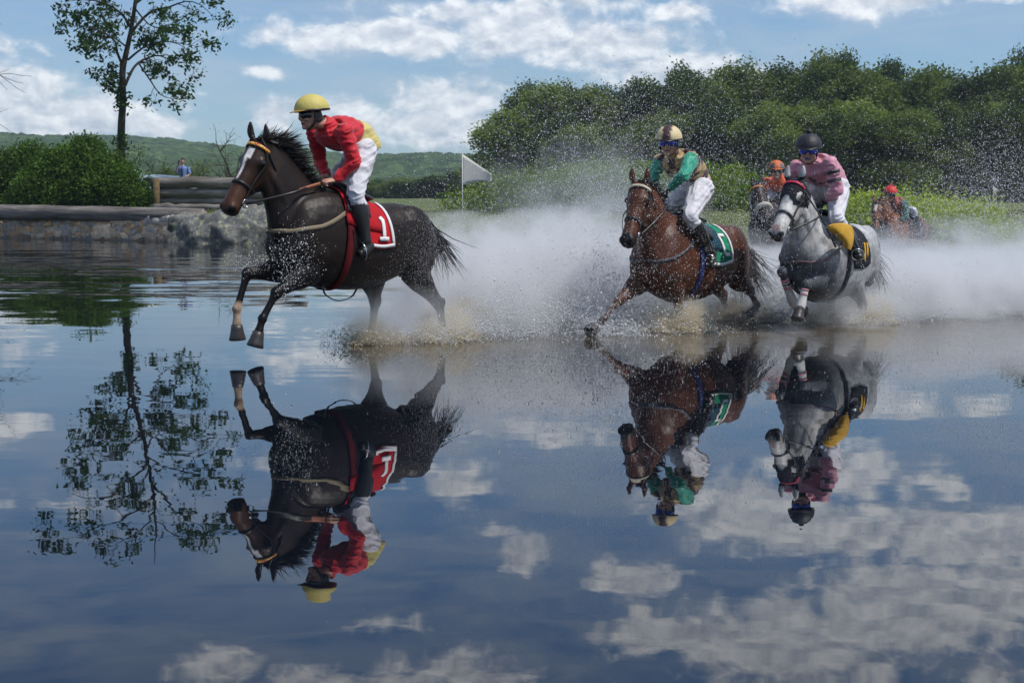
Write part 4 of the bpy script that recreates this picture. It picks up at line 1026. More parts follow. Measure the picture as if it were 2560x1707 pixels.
    for a in ('N', 'F'):
        kn, an, toe = Q['kn'+a], Q['an'+a], Q['to'+a]; mb = MB(); dn = (an-kn).normalized()
        mb.tube([kn.lerp(an, .22), kn.lerp(an, .45), kn.lerp(an, .8), an], [.074, .074, .054, .048], (0, 1, .2), n=16, sub=3)
        ft = (toe-an).normalized(); heel = an+dn*.055-ft*.04
        mb.ell(heel, (.035,)*3); mb.tube([heel, an.lerp(toe, .45)+dn*.05, toe+dn*.035], [(.040, .040), (.042, .044), (.028, .034)], (0, 1, .1), n=14, sub=3); mb.tube([an, heel.lerp(toe, .35)], [.042, .04], (0, 1, .2), n=12, sub=1)
        mb.remesh('boot', leather, root, vx, 2)
    # helmet, peak, goggles, strap
    hm_ = R['helmet']; mb = MB(); hcu = H(-.012, 0, .045)
    mb.ell(hcu, (.150, .126, .125), Rh, 28, 14, 0, .54); o = mb.build('helmet', hm_, root); so_ = o.modifiers.new('t', 'SOLIDIFY'); so_.thickness = .012; so_.offset = -1
    if R.get('hpaint'):
        n = len(o.data.vertices); co = np.empty(n*3, np.float32); o.data.vertices.foreach_get('co', co); co = co.reshape(-1, 3)-np.array(hcu)
        c = np.ones((n, 4), np.float32); c[:, :3] = R['hpaint'](co@np.array(fd), co@np.array(ld), co@np.array(ud)); ca = o.data.color_attributes.new('Col', 'FLOAT_COLOR', 'POINT'); ca.data.foreach_set('color', c.ravel())
    mb = MB(); mb.tube([hcu+fd*math.cos(a)*.1515+ld*math.sin(a)*.1275-ud*.008 for a in np.linspace(0, 2*math.pi, 25)[:-1]], [(.0035, .009)]*24, tuple(ud), n=6, sub=1, closed=True); mb.build('helmet_band', R.get('band', leather), root)
    V, F = [], []
    for i in range(13):
        a = rad(-62+124*i/12); r_ = 1+.36*math.cos(a*1.3); e = hcu+fd*math.cos(a)*.145+ld*math.sin(a)*.122-ud*.004
        V += [e, e+(fd*math.cos(a)*.055-ud*.014)*max(0, math.cos(a*1.35))]
    F = [(i*2, i*2+2, i*2+3, i*2+1) for i in range(12)]; o = nmesh('peak', [tuple(v) for v in V], F, R.get('peak', leather), root, smooth=True); so_ = o.modifiers.new('t', 'SOLIDIFY'); so_.thickness = .005
    if R.get('pom'): mb = MB(); mb.ell(hcu+ud*.138, (.028, .028, .026), None, 14, 10); mb.build('pompom', hm_ if not R.get('pomm') else R['pomm'], root)
    mb = MB(); mb.tube([H(.088*math.cos(a)+.008, .084*math.sin(a), .004) for a in np.linspace(-1.25, 1.25, 11)], [(.008, .022)]+[(.010, .028)]*9+[(.008, .022)], tuple(ud), n=10, sub=2); mb.build('goggles', R['goggles'], root)
    mb = MB()
    for s_ in (-1, 1): mb.tube([H(.0, s_*.086, .03), H(.004, s_*.086, -.03), H(.030, s_*.064, -.088), H(.045, 0, -.122)], [(.004, .011)]*4, tuple(fd), n=6, sub=3)
    if R.get('earguard', True):
        for s_ in (-1, 1): mb.ell(H(-.022, s_*.078, -.018), (.040, .012, .048), Rh)
    mb.build('harness', leather, root)
    return root
def folds(o, seed, amp, sc_):
    n = len(o.data.vertices); co = np.empty(n*3, np.float32); nr = np.empty(n*3, np.float32); o.data.vertices.foreach_get('co', co); o.data.vertices.foreach_get('normal', nr)
    co = co.reshape(-1, 3); nr = nr.reshape(-1, 3)
    a = vnoise(co[:, 0]*.6+co[:, 2]*1.1, co[:, 1]*.8+co[:, 2]*.4, sc_*.55, seed); b = vnoise(co[:, 0]+co[:, 1]*.7, co[:, 2]*1.5-co[:, 1], sc_, seed+1)
    rdg = 1-np.abs(2*a-1); co = co+nr*((rdg**2-.4)*amp+(b-.5)*amp)[:, None]; o.data.vertices.foreach_set('co', co.ravel()); o.data.update()
# ------------------------------------------------------------------ the five horses and their jockeys
def mk(fr, pts, sgn, spread=0): return [fr.pl(u, v, sgn*y) for (u, v, y) in pts]
def joints(fr, sgn, pts): return [fr.pl(u, v, sgn*y) for u, v, y in pts]
HG = 'racehorses galloping through the water'; JG = 'jockeys riding through the water'
def centre(u, v, Y, zloc):
    """frame origin so that the trunk centre (-.12, 0, zloc) shows at (u, v)"""
    return px(u, v, Y)
def frame_at(u, v, Y, local, yaw, pitch):
    f = Frame(Vector((0, 0, 0)), yaw, pitch); return Frame(px(u, v, Y)-(f.R @ Vector(local)), yaw, pitch)
red = mat('red_silk', (.55, .012, .025), .55, .25, attr=True, var=.10, vscale=9, sheen=.3, bump=.004, bscale=30)
yellowcap = mat('yellow_silk', (.55, .46, .13), .6, .4, var=.07, vscale=14, bump=.004, bscale=35)
blackgog = mat('black_lens', (.006, .006, .008), .08, .8, var=0); bluegog = mat('blue_lens', (.01, .03, .35), .08, .9, .4, var=.4, vscale=30)
silk = mat('silk', (.5, .5, .5), .5, .45, attr=True, var=.08, vscale=10, sheen=.2, bump=.004, bscale=30)
browred = bpy.data.materials.new('beaded_browband'); browred.use_nodes = True; t = browred.node_tree
ck = t.nodes.new('ShaderNodeTexChecker'); ck.inputs['Scale'].default_value = 70; ck.inputs[1].default_value = (.62, .5, .08, 1); ck.inputs[2].default_value = (.5, .04, .02, 1)
tcn = t.nodes.new('ShaderNodeTexCoord'); L(t, tcn.outputs['Object'], ck.inputs[0]); L(t, ck.outputs[0], t.nodes['Principled BSDF'].inputs[0])
# ---- horse 1: dark bay with the red cloth
f1 = frame_at(806, 462, 11.86, (.24, 0, 1.59), 44.6, 6.0)
poll = f1.pl(643, 352, 0.0)
H1 = dict(cm='dark_bay_coat', coat=(.013, .0075, .006), points=(.005, .004, .005), muzzle=(.055, .026, .015), mz=.585, hair=(.012, .009, .008), seed=3,
    poll=poll, hd=f1.vec((-.235, -.26, -.52)), hn=f1.vec((-.36, -.85, .42)), ear=f1.vec((-.02, .02, 1)), legz=1.0,
    nf=joints(f1, 1, [(783, 672, .15), (690, 733, .13), (656, 797, .12), (646, 832, .12), (637, 868, .12)]),
    ff=joints(f1, -1, [(722, 672, .15), (618, 684, .13), (592, 772, .13), (592, 815, .13), (594, 855, .13)]),
    nh=joints(f1, 1, [(1030, 672, .15), (1098, 762, .15), (1112, 850, .15), (1112, 872, .15), (1106, 900, .15)]),
    fh=joints(f1, -1, [(930, 690, .15), (938, 757, .15), (926, 850, .15), (920, 875, .15), (912, 900, .15)]),
    face=(.032, .016, .010), blaze=[(.075, .17, .030, .034, .0), (.165, .36, .020, .008, -.012)], brow=browred, grip=mat('orange_leather', (.30, .09, .04), .6), mane_n=1700, mane_len=.17, mane_dir=Vector((-.85, 0, .42)), mane_side=.0,
    tail_dir=Vector((-1, 0, -.8)), tail_len=.55, tail_n=130, bend=Vector((0, 0, .02)))
H1['spots'] = [(H1['ff'][2], .075, (.42, .29, .2), .35), (H1['ff'][3], .07, (.42, .30, .21), .4), (H1['ff'][2].lerp(H1['ff'][3], .5), .07, (.45, .32, .23), .4), (poll+H1['hd'].normalized()*.52-H1['hn'].normalized()*.05, .15, (.075, .032, .018), .6)]
build_horse(f1, H1, 'dark bay racehorse leading in the foreground, red saddle cloth numbered 1', HG)
surf1 = tack(H1, (.50, .012, .02), (.72, .70, .70), number=[[(-.165, .56), (-.20, .50), (-.20, .80)], [(-.15, .81), (-.25, .81)]], girth_c=(.10, .006, .010), under=(.42, .012, .02), x0=-.27, drape=.93)
q = MB(); cream = mat('canvas_strap', (.22, .18, .12), .8, .2)
strap(q, H1['body'], [Vector((.10, .34, 1.46)), Vector((.24, .34, 1.34)), Vector((.40, .33, 1.24)), Vector((.58, .27, 1.20)), Vector((.72, .12, 1.16)), Vector((.76, 0, 1.15)), Vector((.72, -.12, 1.16)), Vector((.58, -.27, 1.20)), Vector((.40, -.33, 1.24)), Vector((.24, -.34, 1.34))], .036, th=.005)
q.build('breast_girth', cream, H1['root'])
P1 = f1.pl
R1 = dict(hip=P1(908, 372, 0), hpN=P1(905, 380, .11), hpF=P1(905, 380, -.11), head=P1(778, 288, .02), neck=P1(818, 312, .02), shN=P1(862, 332, .20), shF=P1(788, 328, -.17),
    elN=P1(886, 408, .25), elF=P1(800, 402, -.24), wrN=P1(838, 450, .16), wrF=P1(815, 440, -.10), haN=P1(800, 455, .13), haF=P1(790, 445, -.04),
    knN=P1(890, 482, .27), knF=P1(830, 462, -.26), anN=P1(915, 606, .31), anF=P1(850, 590, -.31), toN=P1(893, 625, .31), toF=P1(820, 605, -.31),
    fd=f1.vec((-.80, -.58, -.10)), ud=f1.vec((-.10, -.05, 1)), jersey=red, helmet=yellowcap, goggles=blackgog, peak=mat('ochre_peak', (.45, .27, .05), .6), seed=2, arch=Vector((-.06, 0, .05)))
def j1(co, Q, hip, midt, chest):
    c = np.tile(np.array((.55, .010, .022)), (len(co), 1)); ax = np.array((chest-Q['hip']).normalized()); s_ = co@ax
    low = (s_ < .17)&(np.linalg.norm(co-np.array(midt)*.5, axis=1) < .27); c[low] = (.56, .47, .16); return c
R1['jpaint'] = j1
build_rider(f1, R1, 'jockey in red and yellow silks with a yellow cap standing in the stirrups', JG)
def reins(S, R, fr, m_, r=.007, root=None, whip=None):
    for sgn, a in ((1, 'N'), (-1, 'F')):
        q = MB(); b = S['Hm'](.50, sgn*.088, -.13); h = R['ha'+a]+Vector((.02, sgn*.03, -.015)); md = b.lerp(h, .5); md.y = sgn*.20; md2 = b.lerp(h, .8); md2.y = sgn*.16; q.tube([b, md, md2, h], [(r*.5, r*1.6)]*4, (0, 0, 1), n=6, sub=6); q.build('rein', m_, S['root'])
        if S.get('grip'): q = MB(); q.tube([md.lerp(md2, .5), md2, h], [(r*.7, r*2.1)]*3, (0, 0, 1), n=6, sub=6); q.build('rein_grip', S['grip'], S['root'])
    q = MB(); a, b = R['haN'], R['haF']; q.tube([a, a.lerp(b, .5)+Vector((-.05, 0, -.10)), b], [(r*.5, r*1.4)]*3, (0, 0, 1), n=6, sub=5); q.build('rein_loop', m_, S['root'])
def stirrup(S, R):
    for a in ('N', 'F'):
        an, to, kn = R['an'+a], R['to'+a], R['kn'+a]; q = MB(); ft = (to-an).normalized(); dn = (an-kn).normalized(); c = an.lerp(to, .55)+dn*.03; sd_ = ft.cross(dn).normalized()
        q.tube([c+sd_*math.sin(t_)*.058-dn*(math.cos(t_)*.075-.01) for t_ in np.linspace(0, 2*math.pi, 17)[:-1]], [.006]*16, tuple(ft), n=6, sub=1, closed=True); q.build('stirrup_iron', steel, S['root'])
        q = MB(); sy = 1 if a == 'N' else -1; top = Vector((.04, sy*.29, 1.36)); q.tube([c-dn*.07, (c-dn*.07).lerp(top, .5)+Vector((0, sy*.03, 0)), top], [(.003, .012)]*3, (1, 0, 0), n=6, sub=4); q.build('stirrup_leather', leather, S['root'])
reins(H1, R1, f1, leather); stirrup(H1, R1)
q = MB(); q.tube([f1.pl(806, 716, .14), f1.pl(815, 738, .13), f1.pl(846, 752, .12), f1.pl(878, 742, .12), f1.pl(892, 722, .13)], [(.005, .012)]*5, (0, 1, 0), n=6, sub=4); q.build('loose_strap', leather, H1['root'])
q = MB(); a = f1.M @ f1.pl(806, 462, .07); b = f1.M @ f1.pl(903, 608, .36); q.tube([a, b], [.007, .004], n=8, sub=1); o = q.build('riding_whip', leather); tag(o, 'black riding whip held in the left hand of the jockey in red', 'whip')
# ---- horse 2: bright bay, green cloth
f2 = frame_at(1728, 640, 14.0, (-.12, 0, 1.18), 50, 3.5)
poll = f2.pl(1597, 457, 0.03)
H2 = dict(cm='bay_coat', coat=(.085, .030, .016), points=(.016, .012, .012), muzzle=(.014, .012, .013), mz=.50, hair=(.014, .010, .010), seed=5, legz=.78,
    poll=poll, hd=f2.vec((-.155, -.30, -.50)), hn=f2.vec((-.45, -.80, .45)), ear=f2.vec((.0, .05, 1)),
    nf=joints(f2, 1, [(1688, 708, .15), (1697, 765, .14), (1692, 830, .14), (1688, 848, .14), (1682, 868, .14)]),
    ff=joints(f2, -1, [(1600, 703, .16), (1547, 752, .15), (1503, 805, .15), (1489, 816, .15), (1474, 829, .15)]),
    nh=joints(f2, 1, [(1840, 690, .16), (1876, 728, .16), (1892, 762, .16), (1886, 775, .16), (1876, 790, .16)]),
    fh=joints(f2, -1, [(1770, 690, .16), (1808, 740, .16), (1818, 795, .16), (1814, 812, .16), (1806, 830, .16)]),
    brow=mat('pale_browband', (.5, .45, .35), .6), mane_n=450, mane_len=.09, mane_dir=Vector((-.4, .5, .2)), tail_dir=Vector((-.75, 0, -.75)), tail_len=.75, tail_grav=.04)
build_horse(f2, H2, 'bright bay racehorse with a green saddle cloth, one foreleg stretched forward', HG)
tack(H2, (.012, .22, .12), (.7, .7, .7), number=[[(-.20, .46), (-.30, .48)], [(-.20, .46), (-.24, .78)], [(-.24, .78), (-.33, .80)]], x0=-.36, girth_c=(.02, .03, .12), under=(.015, .06, .09), drape=.95)
q = MB(); strap(q, H2['body'], [Vector((.24, .34, 1.34)), Vector((.40, .33, 1.22)), Vector((.58, .27, 1.14)), Vector((.72, .12, 1.10)), Vector((.76, 0, 1.09)), Vector((.72, -.12, 1.10)), Vector((.58, -.27, 1.14)), Vector((.40, -.33, 1.22)), Vector((.24, -.34, 1.34))], .028, th=.006)
q.build('breast_girth', mat('grey_strap', (.06, .06, .075), .7), H2['root'])
P2 = f2.pl
R2 = dict(hip=P2(1741, 464, 0), hpN=P2(1752, 474, .11), hpF=P2(1722, 472, -.11), head=P2(1672, 358, .0), neck=P2(1687, 388, .0), shN=P2(1728, 398, .19), shF=P2(1652, 403, -.19),
    elN=P2(1708, 440, .24), elF=P2(1634, 440, -.26), wrN=P2(1678, 470, .08), wrF=P2(1628, 474, -.10), haN=P2(1664, 482, .04), haF=P2(1636, 484, -.05),
    knN=P2(1724, 540, .27), knF=P2(1672, 522, -.26), anN=P2(1776, 630, .31), anF=P2(1712, 612, -.31), toN=P2(1770, 655, .34), toF=P2(1694, 630, -.33),
    fd=f2.vec((-.28, -.95, -.12)), ud=f2.vec((-.04, -.15, 1)), jersey=silk, helmet=mat('quartered_cap', (.5, .5, .5), .6, attr=True, var=.05), goggles=bluegog, glove=(.012, .012, .014), seed=4, arch=Vector((-.05, 0, .04)))
def j2(co, Q, hip, midt, chest):
    ax = np.array((chest-Q['hip']).normalized()); lt = np.array((Q['shN']-Q['shF']).normalized())
    u = np.floor((co@ax)/.075); v = np.floor((co@lt)/.075+.5); ck_ = ((u+v) % 2 == 0)[:, None]
    c = np.where(ck_, np.array((.38, .26, .10)), np.array((.045, .014, .018)))
    for a in ('N', 'F'):
        s_, e, w_ = [np.array(Q[k_+a]) for k_ in ('sh', 'el', 'wr')]
        for p0_, p1_, rr in ((s_, e, .088), (e, w_, .09)):
            dv = p1_-p0_; t_ = np.clip(((co-p0_)@dv)/(dv@dv), 0, 1); dd = np.linalg.norm(co-(p0_+t_[:, None]*dv), axis=1); m_ = (dd < rr)&(((co-s_)@(e-s_)) > -.001 if p0_ is s_ else True); c[m_] = (.012, .30, .19)
    return c
R2['jpaint'] = j2
R2['hpaint'] = lambda f, s_, u_: np.where((np.abs(s_) < .042)[:, None], np.array((.05, .018, .022)), np.array((.62, .50, .28)))
build_rider(f2, R2, 'jockey in a brown and tan checked vest with green sleeves', JG)
reins(H2, R2, f2, leather); stirrup(H2, R2)
# ---- horse 3: grey with a black hood
f3 = frame_at(2078, 640, 14.1, (-.12, 0, 1.18), 55, 3.0)
poll = f3.pl(1984, 450, 0.0)
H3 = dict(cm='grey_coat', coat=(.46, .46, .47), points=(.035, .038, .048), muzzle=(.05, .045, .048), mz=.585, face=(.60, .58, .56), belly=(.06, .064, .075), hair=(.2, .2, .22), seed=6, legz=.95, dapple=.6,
    poll=poll, hd=f3.vec((-.24, -.33, -.47)), hn=f3.vec((-.50, -.72, .55)), ear=f3.vec((.08, .05, 1)),
    nf=joints(f3, 1, [(2052, 700, .15), (2015, 712, .12), (2003, 762, .10), (1998, 778, .10), (1994, 799, .10)]),
    ff=joints(f3, -1, [(2005, 690, .14), (1955, 680, .12), (1981, 752, .11), (1996, 770, .11), (2012, 784, .11)]),
    nh=joints(f3, 1, [(2130, 700, .16), (2158, 762, .16), (2162, 825, .16), (2160, 842, .16), (2150, 860, .16)]),
    fh=joints(f3, -1, [(2068, 712, .16), (2078, 752, .16), (2084, 822, .16), (2080, 840, .16), (2074, 860, .16)]),
    brow=mat('pink_browband', (.45, .02, .07), .5), mane_n=350, mane_len=.07, mane_dir=Vector((-.4, .6, 0)), tail_dir=Vector((-.7, 0, -.8)), tail_len=.7)
pk = H3['poll']+H3['hd'].normalized()*.60
H3['spots'] = [(pk-H3['hn'].normalized()*.02+H3['hd'].normalized()*(-.03), .055, (.48, .30, .27), .5)]
build_horse(f3, H3, 'grey racehorse with a black hood and a yellow and black saddle cloth', HG)
# hood: a second skin over the top of the head, with eye holes
src = H3['body'].data; dn_, ln_, nn_ = H3['hd'].normalized(), H3['l'], None
hnv = H3['hn']; hnv = (hnv-dn_*hnv.dot(dn_)).normalized()
bm = bmesh.new(); bm.from_mesh(src); kill = []
for v in bm.verts:
    r_ = v.co-H3['poll']; s_, la, of = r_.dot(dn_), r_.dot(ln_), r_.dot(hnv)
    eye = ((s_-.155)/.045)**2+((of+.055)/.033)**2 < 1 and abs(la) > .06
    top = s_ > -.05 and s_ < .27-.10*max(0, (-of-.05)/.15) and abs(la) < .14 and of > -.26 and of < .02+.0*s_
    if s_ > .20 and of > -.03 and abs(la) < .05*(s_-.18)/.06: top = False
    if eye or not top: kill.append(v)
    else: v.co = v.co+v.normal*.005
bmesh.ops.delete(bm, geom=kill, context='VERTS'); me = bpy.data.meshes.new('hood'); bm.to_mesh(me); bm.free(); me.materials.clear(); me.materials.append(mat('hood_cloth', (.012, .012, .018), .8, .2, var=.2)); link(bpy.data.objects.new('hood', me), H3['root'])
surf3 = tack(H3, (.015, .015, .02), None, number=[[(-.24, .60), (-.18, .86)], [(-.31, .62), (-.26, .82)]], x0=-.36, girth_c=(.02, .02, .03), numc=(.60, .33, .02), under=(.016, .015, .02), drape=.98)
q = MB(); strap(q, H3['body'], [Vector((.24, .34, 1.34)), Vector((.40, .33, 1.22)), Vector((.58, .27, 1.14)), Vector((.72, .12, 1.10)), Vector((.76, 0, 1.09)), Vector((.72, -.12, 1.10)), Vector((.58, -.27, 1.14)), Vector((.40, -.33, 1.22)), Vector((.24, -.34, 1.34))], .028, th=.008)
q.build('breastplate', mat('pink_strap', (.16, .10, .11), .7), H3['root'])
bandw = mat('white_bandage', (.55, .54, .52), .85); bandp = mat('pink_bandage', (.5, .2, .24), .85)
for J in (H3['nf'], H3['ff']):
    kn, fe = J[1], J[2]; q = MB(); q.tube([kn.lerp(fe, .30), kn.lerp(fe, .65), fe, J[2].lerp(J[3], .6)], [.037, .038, .047, .042], (0, 1, 0), n=14, sub=3); q.build('leg_bandage', bandw, H3['root'])
    q = MB(); q.tube([kn.lerp(fe, .22), kn.lerp(fe, .31)], [.039, .040], (0, 1, 0), n=14, sub=1); q.tube([kn.lerp(fe, .46), kn.lerp(fe, .53)], [.040, .040], (0, 1, 0), n=14, sub=1); q.build('pink_band', bandp, H3['root'])
q = MB(); kn, fe = H3['ff'][1], H3['ff'][2]; q.tube([kn.lerp(fe, .36), kn.lerp(fe, .43)], [.041, .041], (0, 1, 0), n=14, sub=1); q.build('black_band', leather, H3['root'])
P3 = f3.pl
R3 = dict(hip=P3(2080, 470, 0), hpN=P3(2092, 474, .11), hpF=P3(2055, 474, -.11), head=P3(2021, 378, .0), neck=P3(2032, 410, .0), shN=P3(2076, 410, .19), shF=P3(1992, 418, -.19),
    elN=P3(2092, 478, .25), elF=P3(1990, 462, -.27), wrN=P3(2066, 504, .09), wrF=P3(2012, 500, -.09), haN=P3(2044, 512, .05), haF=P3(2022, 510, -.04),
    knN=P3(2092, 545, .27), knF=P3(2024, 530, -.26), anN=P3(2136, 618, .32), anF=P3(2064, 606, -.31), toN=P3(2144, 640, .38), toF=P3(2050, 620, -.33),
    fd=f3.vec((-.22, -.96, -.14)), ud=f3.vec((-.04, -.2, 1)), jersey=silk, helmet=mat('black_cap', (.014, .015, .022), .55, var=.2, bump=.004), goggles=bluegog, glove=(.012, .012, .014), snood=(.012, .012, .014), lip=(.05, .06, .22), pom=True, seed=6, arch=Vector((-.05, 0, .04)))
def j3(co, Q, hip, midt, chest):
    c = np.tile(np.array((.58, .25, .33)), (len(co), 1)); bl = np.array((.014, .012, .016))
    for a in ('N', 'F'):
        s_, e = np.array(Q['sh'+a]), np.array(Q['el'+a]); dv = e-s_; t_ = ((co-s_)@dv)/(dv@dv); dd = np.linalg.norm(co-(s_+np.clip(t_, 0, 1)[:, None]*dv), axis=1)
        c[(dd < .08)&(((t_ > .24)&(t_ < .38))|((t_ > .54)&(t_ < .68)))] = bl
        w_ = np.array(Q['wr'+a]); e_ = e; dv = w_-e_; t_ = ((co-e_)@dv)/(dv@dv); dd = np.linalg.norm(co-(e_+np.clip(t_, 0, 1)[:, None]*dv), axis=1); c[(dd < .06)&(t_ > .72)] = bl
    fr_ = np.array(midt*.35+chest*.65); ax = np.array((chest-Q['hip']).normalized()); lt = np.array((Q['shN']-Q['shF']).normalized()); r_ = co-fr_; a_, l_ = r_@ax, r_@lt; below = (np.cross(lt, ax)@r_.T)
    front = np.sign(np.dot(np.cross(lt, ax), np.array((.3, 0, -1))))*below > .03
    c[front&((((l_-.0)/.03)**2+((a_-.03)/.05)**2 < 1)|((((l_-.05)/.05)**2+((a_+.06)/.018)**2 < 1))|((((l_+.01)/.06)**2+((a_+.09)/.02)**2 < 1)))] = bl
    return c
R3['jpaint'] = j3
build_rider(f3, R3, 'jockey in pink silks with black armbands and a black bobbled cap', JG)
reins(H3, R3, f3, leather, .006); stirrup(H3, R3)
q = MB(); a = f3.M @ f3.pl(2011, 478, .10); b = f3.M @ f3.pl(2090, 618, .36); q.tube([a, a.lerp(b, .5)+Vector((.01, -.03, 0)), b], [.008, .007, .011], n=8, sub=3); o = q.build('riding_whip', leather); tag(o, 'black riding whip held by the jockey in pink beside the grey horse', 'whip')
# yellow cloth flying up behind the boot
q = []; V, F = [], []
A_, B_ = f3.pl(2056, 548, .33), f3.pl(2150, 640, .37)
gx_ = [[(2060, 566, .33), (2090, 556, .40), (2128, 560, .40), (2134, 580, .38)], [(2080, 582, .35), (2100, 580, .42), (2132, 590, .42), (2134, 600, .39)], [(2106, 600, .37), (2118, 604, .42), (2130, 612, .42), (2128, 622, .39)], [(2112, 622, .37), (2118, 622, .40), (2124, 624, .40), (2126, 626, .38)]]
for r_ in gx_:
    for p in r_: V.append(tuple(f3.pl(*p)))
for i in range(3):
    for j in range(3): F.append((i*4+j, i*4+j+1, i*4+j+5, i*4+j+4))
o = nmesh('cloth_flap', V, F, mat('yellow_cloth', (.58, .32, .02), .75, var=.15, bump=.01, bscale=12), H3['root'], smooth=True); s_ = o.modifiers.new('s', 'SUBSURF'); s_.render_levels = s_.levels = 3; s_ = o.modifiers.new('t', 'SOLIDIFY'); s_.thickness = .005
# ---- horses 4 and 5, further back
def canon(fr, S, lift=.0):
    S['nf'] = [Vector(p) for p in ((.42, .15, .93), (.62, .13, .78), (.50, .13, .55), (.46, .13, .49), (.43, .13, .42))]
    S['ff'] = [Vector(p) for p in ((.42, -.15, .93), (.68, -.13, .70), (.78, -.13, .42), (.83, -.13, .36), (.87, -.13, .30))]
    S['nh'] = [Vector(p) for p in ((-.5, .15, .95), (-.85, .15, .62), (-.82, .15, .32), (-.76, .15, .25), (-.72, .15, .18))]
    S['fh'] = [Vector(p) for p in ((-.42, -.15, .92), (-.62, -.15, .60), (-.50, -.15, .30), (-.45, -.15, .24), (-.40, -.15, .17))]
def canonrider(R, w0=Vector((0, 0, 0))):
    D = dict(hip=(-.30, 0, 1.93), hpN=(-.28, .11, 1.90), hpF=(-.28, -.11, 1.90), head=(.36, 0, 2.22), neck=(.24, 0, 2.14), shN=(.16, .19, 2.06), shF=(.16, -.19, 2.06), elN=(.22, .27, 1.80), elF=(.22, -.27, 1.80),
        wrN=(.40, .10, 1.70), wrF=(.40, -.10, 1.70), haN=(.48, .05, 1.68), haF=(.48, -.05, 1.68), knN=(.02, .27, 1.60), knF=(.02, -.27, 1.60), anN=(-.20, .31, 1.22), anF=(-.20, -.31, 1.22), toN=(-.04, .33, 1.16), toF=(-.04, -.33, 1.16))
    for k_, v in D.items(): R[k_] = Vector(v)+w0
    R['jpaint_'] = 0; R.pop('jpaint_'); return R
f4 = frame_at(1893, 462, 21.0, (1.12, 0, 1.80), 68, 2)
H4 = dict(cm='brown_coat', coat=(.028, .018, .016), points=(.012, .010, .011), muzzle=(.02, .014, .012), hair=(.012, .010, .010), seed=8, poll=Vector((1.12, 0, 1.80)), hd=f4.vec((.10, -.40, -.46)), hn=f4.vec((.05, -.75, .62)), ear=Vector((-.1, 0, 1)),
    brow=mat('orange_browband', (.55, .20, .03), .6), sheepskin=True, mane_n=200, tail_len=.6, vox=.018)
canon(f4, H4); build_horse(f4, H4, 'dark racehorse with a sheepskin noseband behind the grey horse\'s head', HG); tack(H4, (.05, .05, .06))
orange = mat('orange_cap', (.65, .13, .02), .6, attr=True, var=.1)
R4 = canonrider(dict(fd=f4.vec((-.1, -1, -.05)), ud=f4.vec((0, -.1, 1)), jersey=silk, helmet=orange, goggles=blackgog, peak=mat('orange_peak', (.6, .12, .02), .6), seed=8, vox=.013))
sh = f4.pl(1941, 428, 0)-R4['head']
for k_ in ('head', 'neck', 'shN', 'shF', 'elN', 'elF', 'hip', 'hpN', 'hpF', 'wrN', 'wrF', 'haN', 'haF'): R4[k_] = R4[k_]+sh
R4['jpaint'] = lambda co, Q, *a: np.tile(np.array((.60, .09, .02)), (len(co), 1))
R4['hpaint'] = lambda f, s_, u_: np.where(((np.abs(s_) > .03)&(f > .06)&(u_ < .09))[:, None], np.array((.12, .10, .10)), np.array((.65, .13, .02)))
build_rider(f4, R4, 'jockey in orange silks and an orange cap behind the grey horse', JG)
f5 = frame_at(2192, 503, 26.0, (1.06, 0, 1.72), 52, 3)
H5 = dict(cm='chestnut_coat', coat=(.16, .055, .022), points=(.10, .035, .016), muzzle=(.06, .03, .022), hair=(.14, .05, .02), seed=9, poll=Vector((1.06, 0, 1.72)), hd=f5.vec((-.12, -.30, -.48)), hn=f5.vec((-.5, -.7, .5)), ear=Vector((-.1, 0, 1)),
    blaze=[(.08, .22, .035, .015, 0)], mane_n=200, tail_len=.6, vox=.018)
canon(f5, H5); build_horse(f5, H5, 'chestnut racehorse with a white star coming last through the spray', HG); tack(H5, (.05, .04, .04))
R5 = canonrider(dict(fd=f5.vec((-.1, -1, -.1)), ud=f5.vec((0, -.1, 1)), jersey=silk, helmet=mat('red_cap', (.60, .02, .02), .6, var=.1), goggles=blackgog, pom=True, seed=9, vox=.013))
sh = f5.pl(2226, 487, 0)-R5['head']
for k_ in ('head', 'neck', 'shN', 'shF', 'elN', 'elF', 'hip', 'hpN', 'hpF', 'wrN', 'wrF', 'haN', 'haF'): R5[k_] = R5[k_]+sh
def j5(co, Q, hip, midt, chest):
    lt = np.array((Q['shN']-Q['shF']).normalized()); l_ = (co-np.array(chest))@lt; ax = np.array((chest-Q['hip']).normalized())
    c = np.tile(np.array((.015, .10, .07)), (len(co), 1)); c[(np.abs(l_) < .15)&(np.abs(((l_/.045) % 1)-.5) < .25)] = (.45, .02, .02); return c
R5['jpaint'] = j5
build_rider(f5, R5, 'jockey in green and red striped silks with a red bobbled cap', JG)
reins(H4, R4, f4, leather); reins(H5, R5, f5, leather)
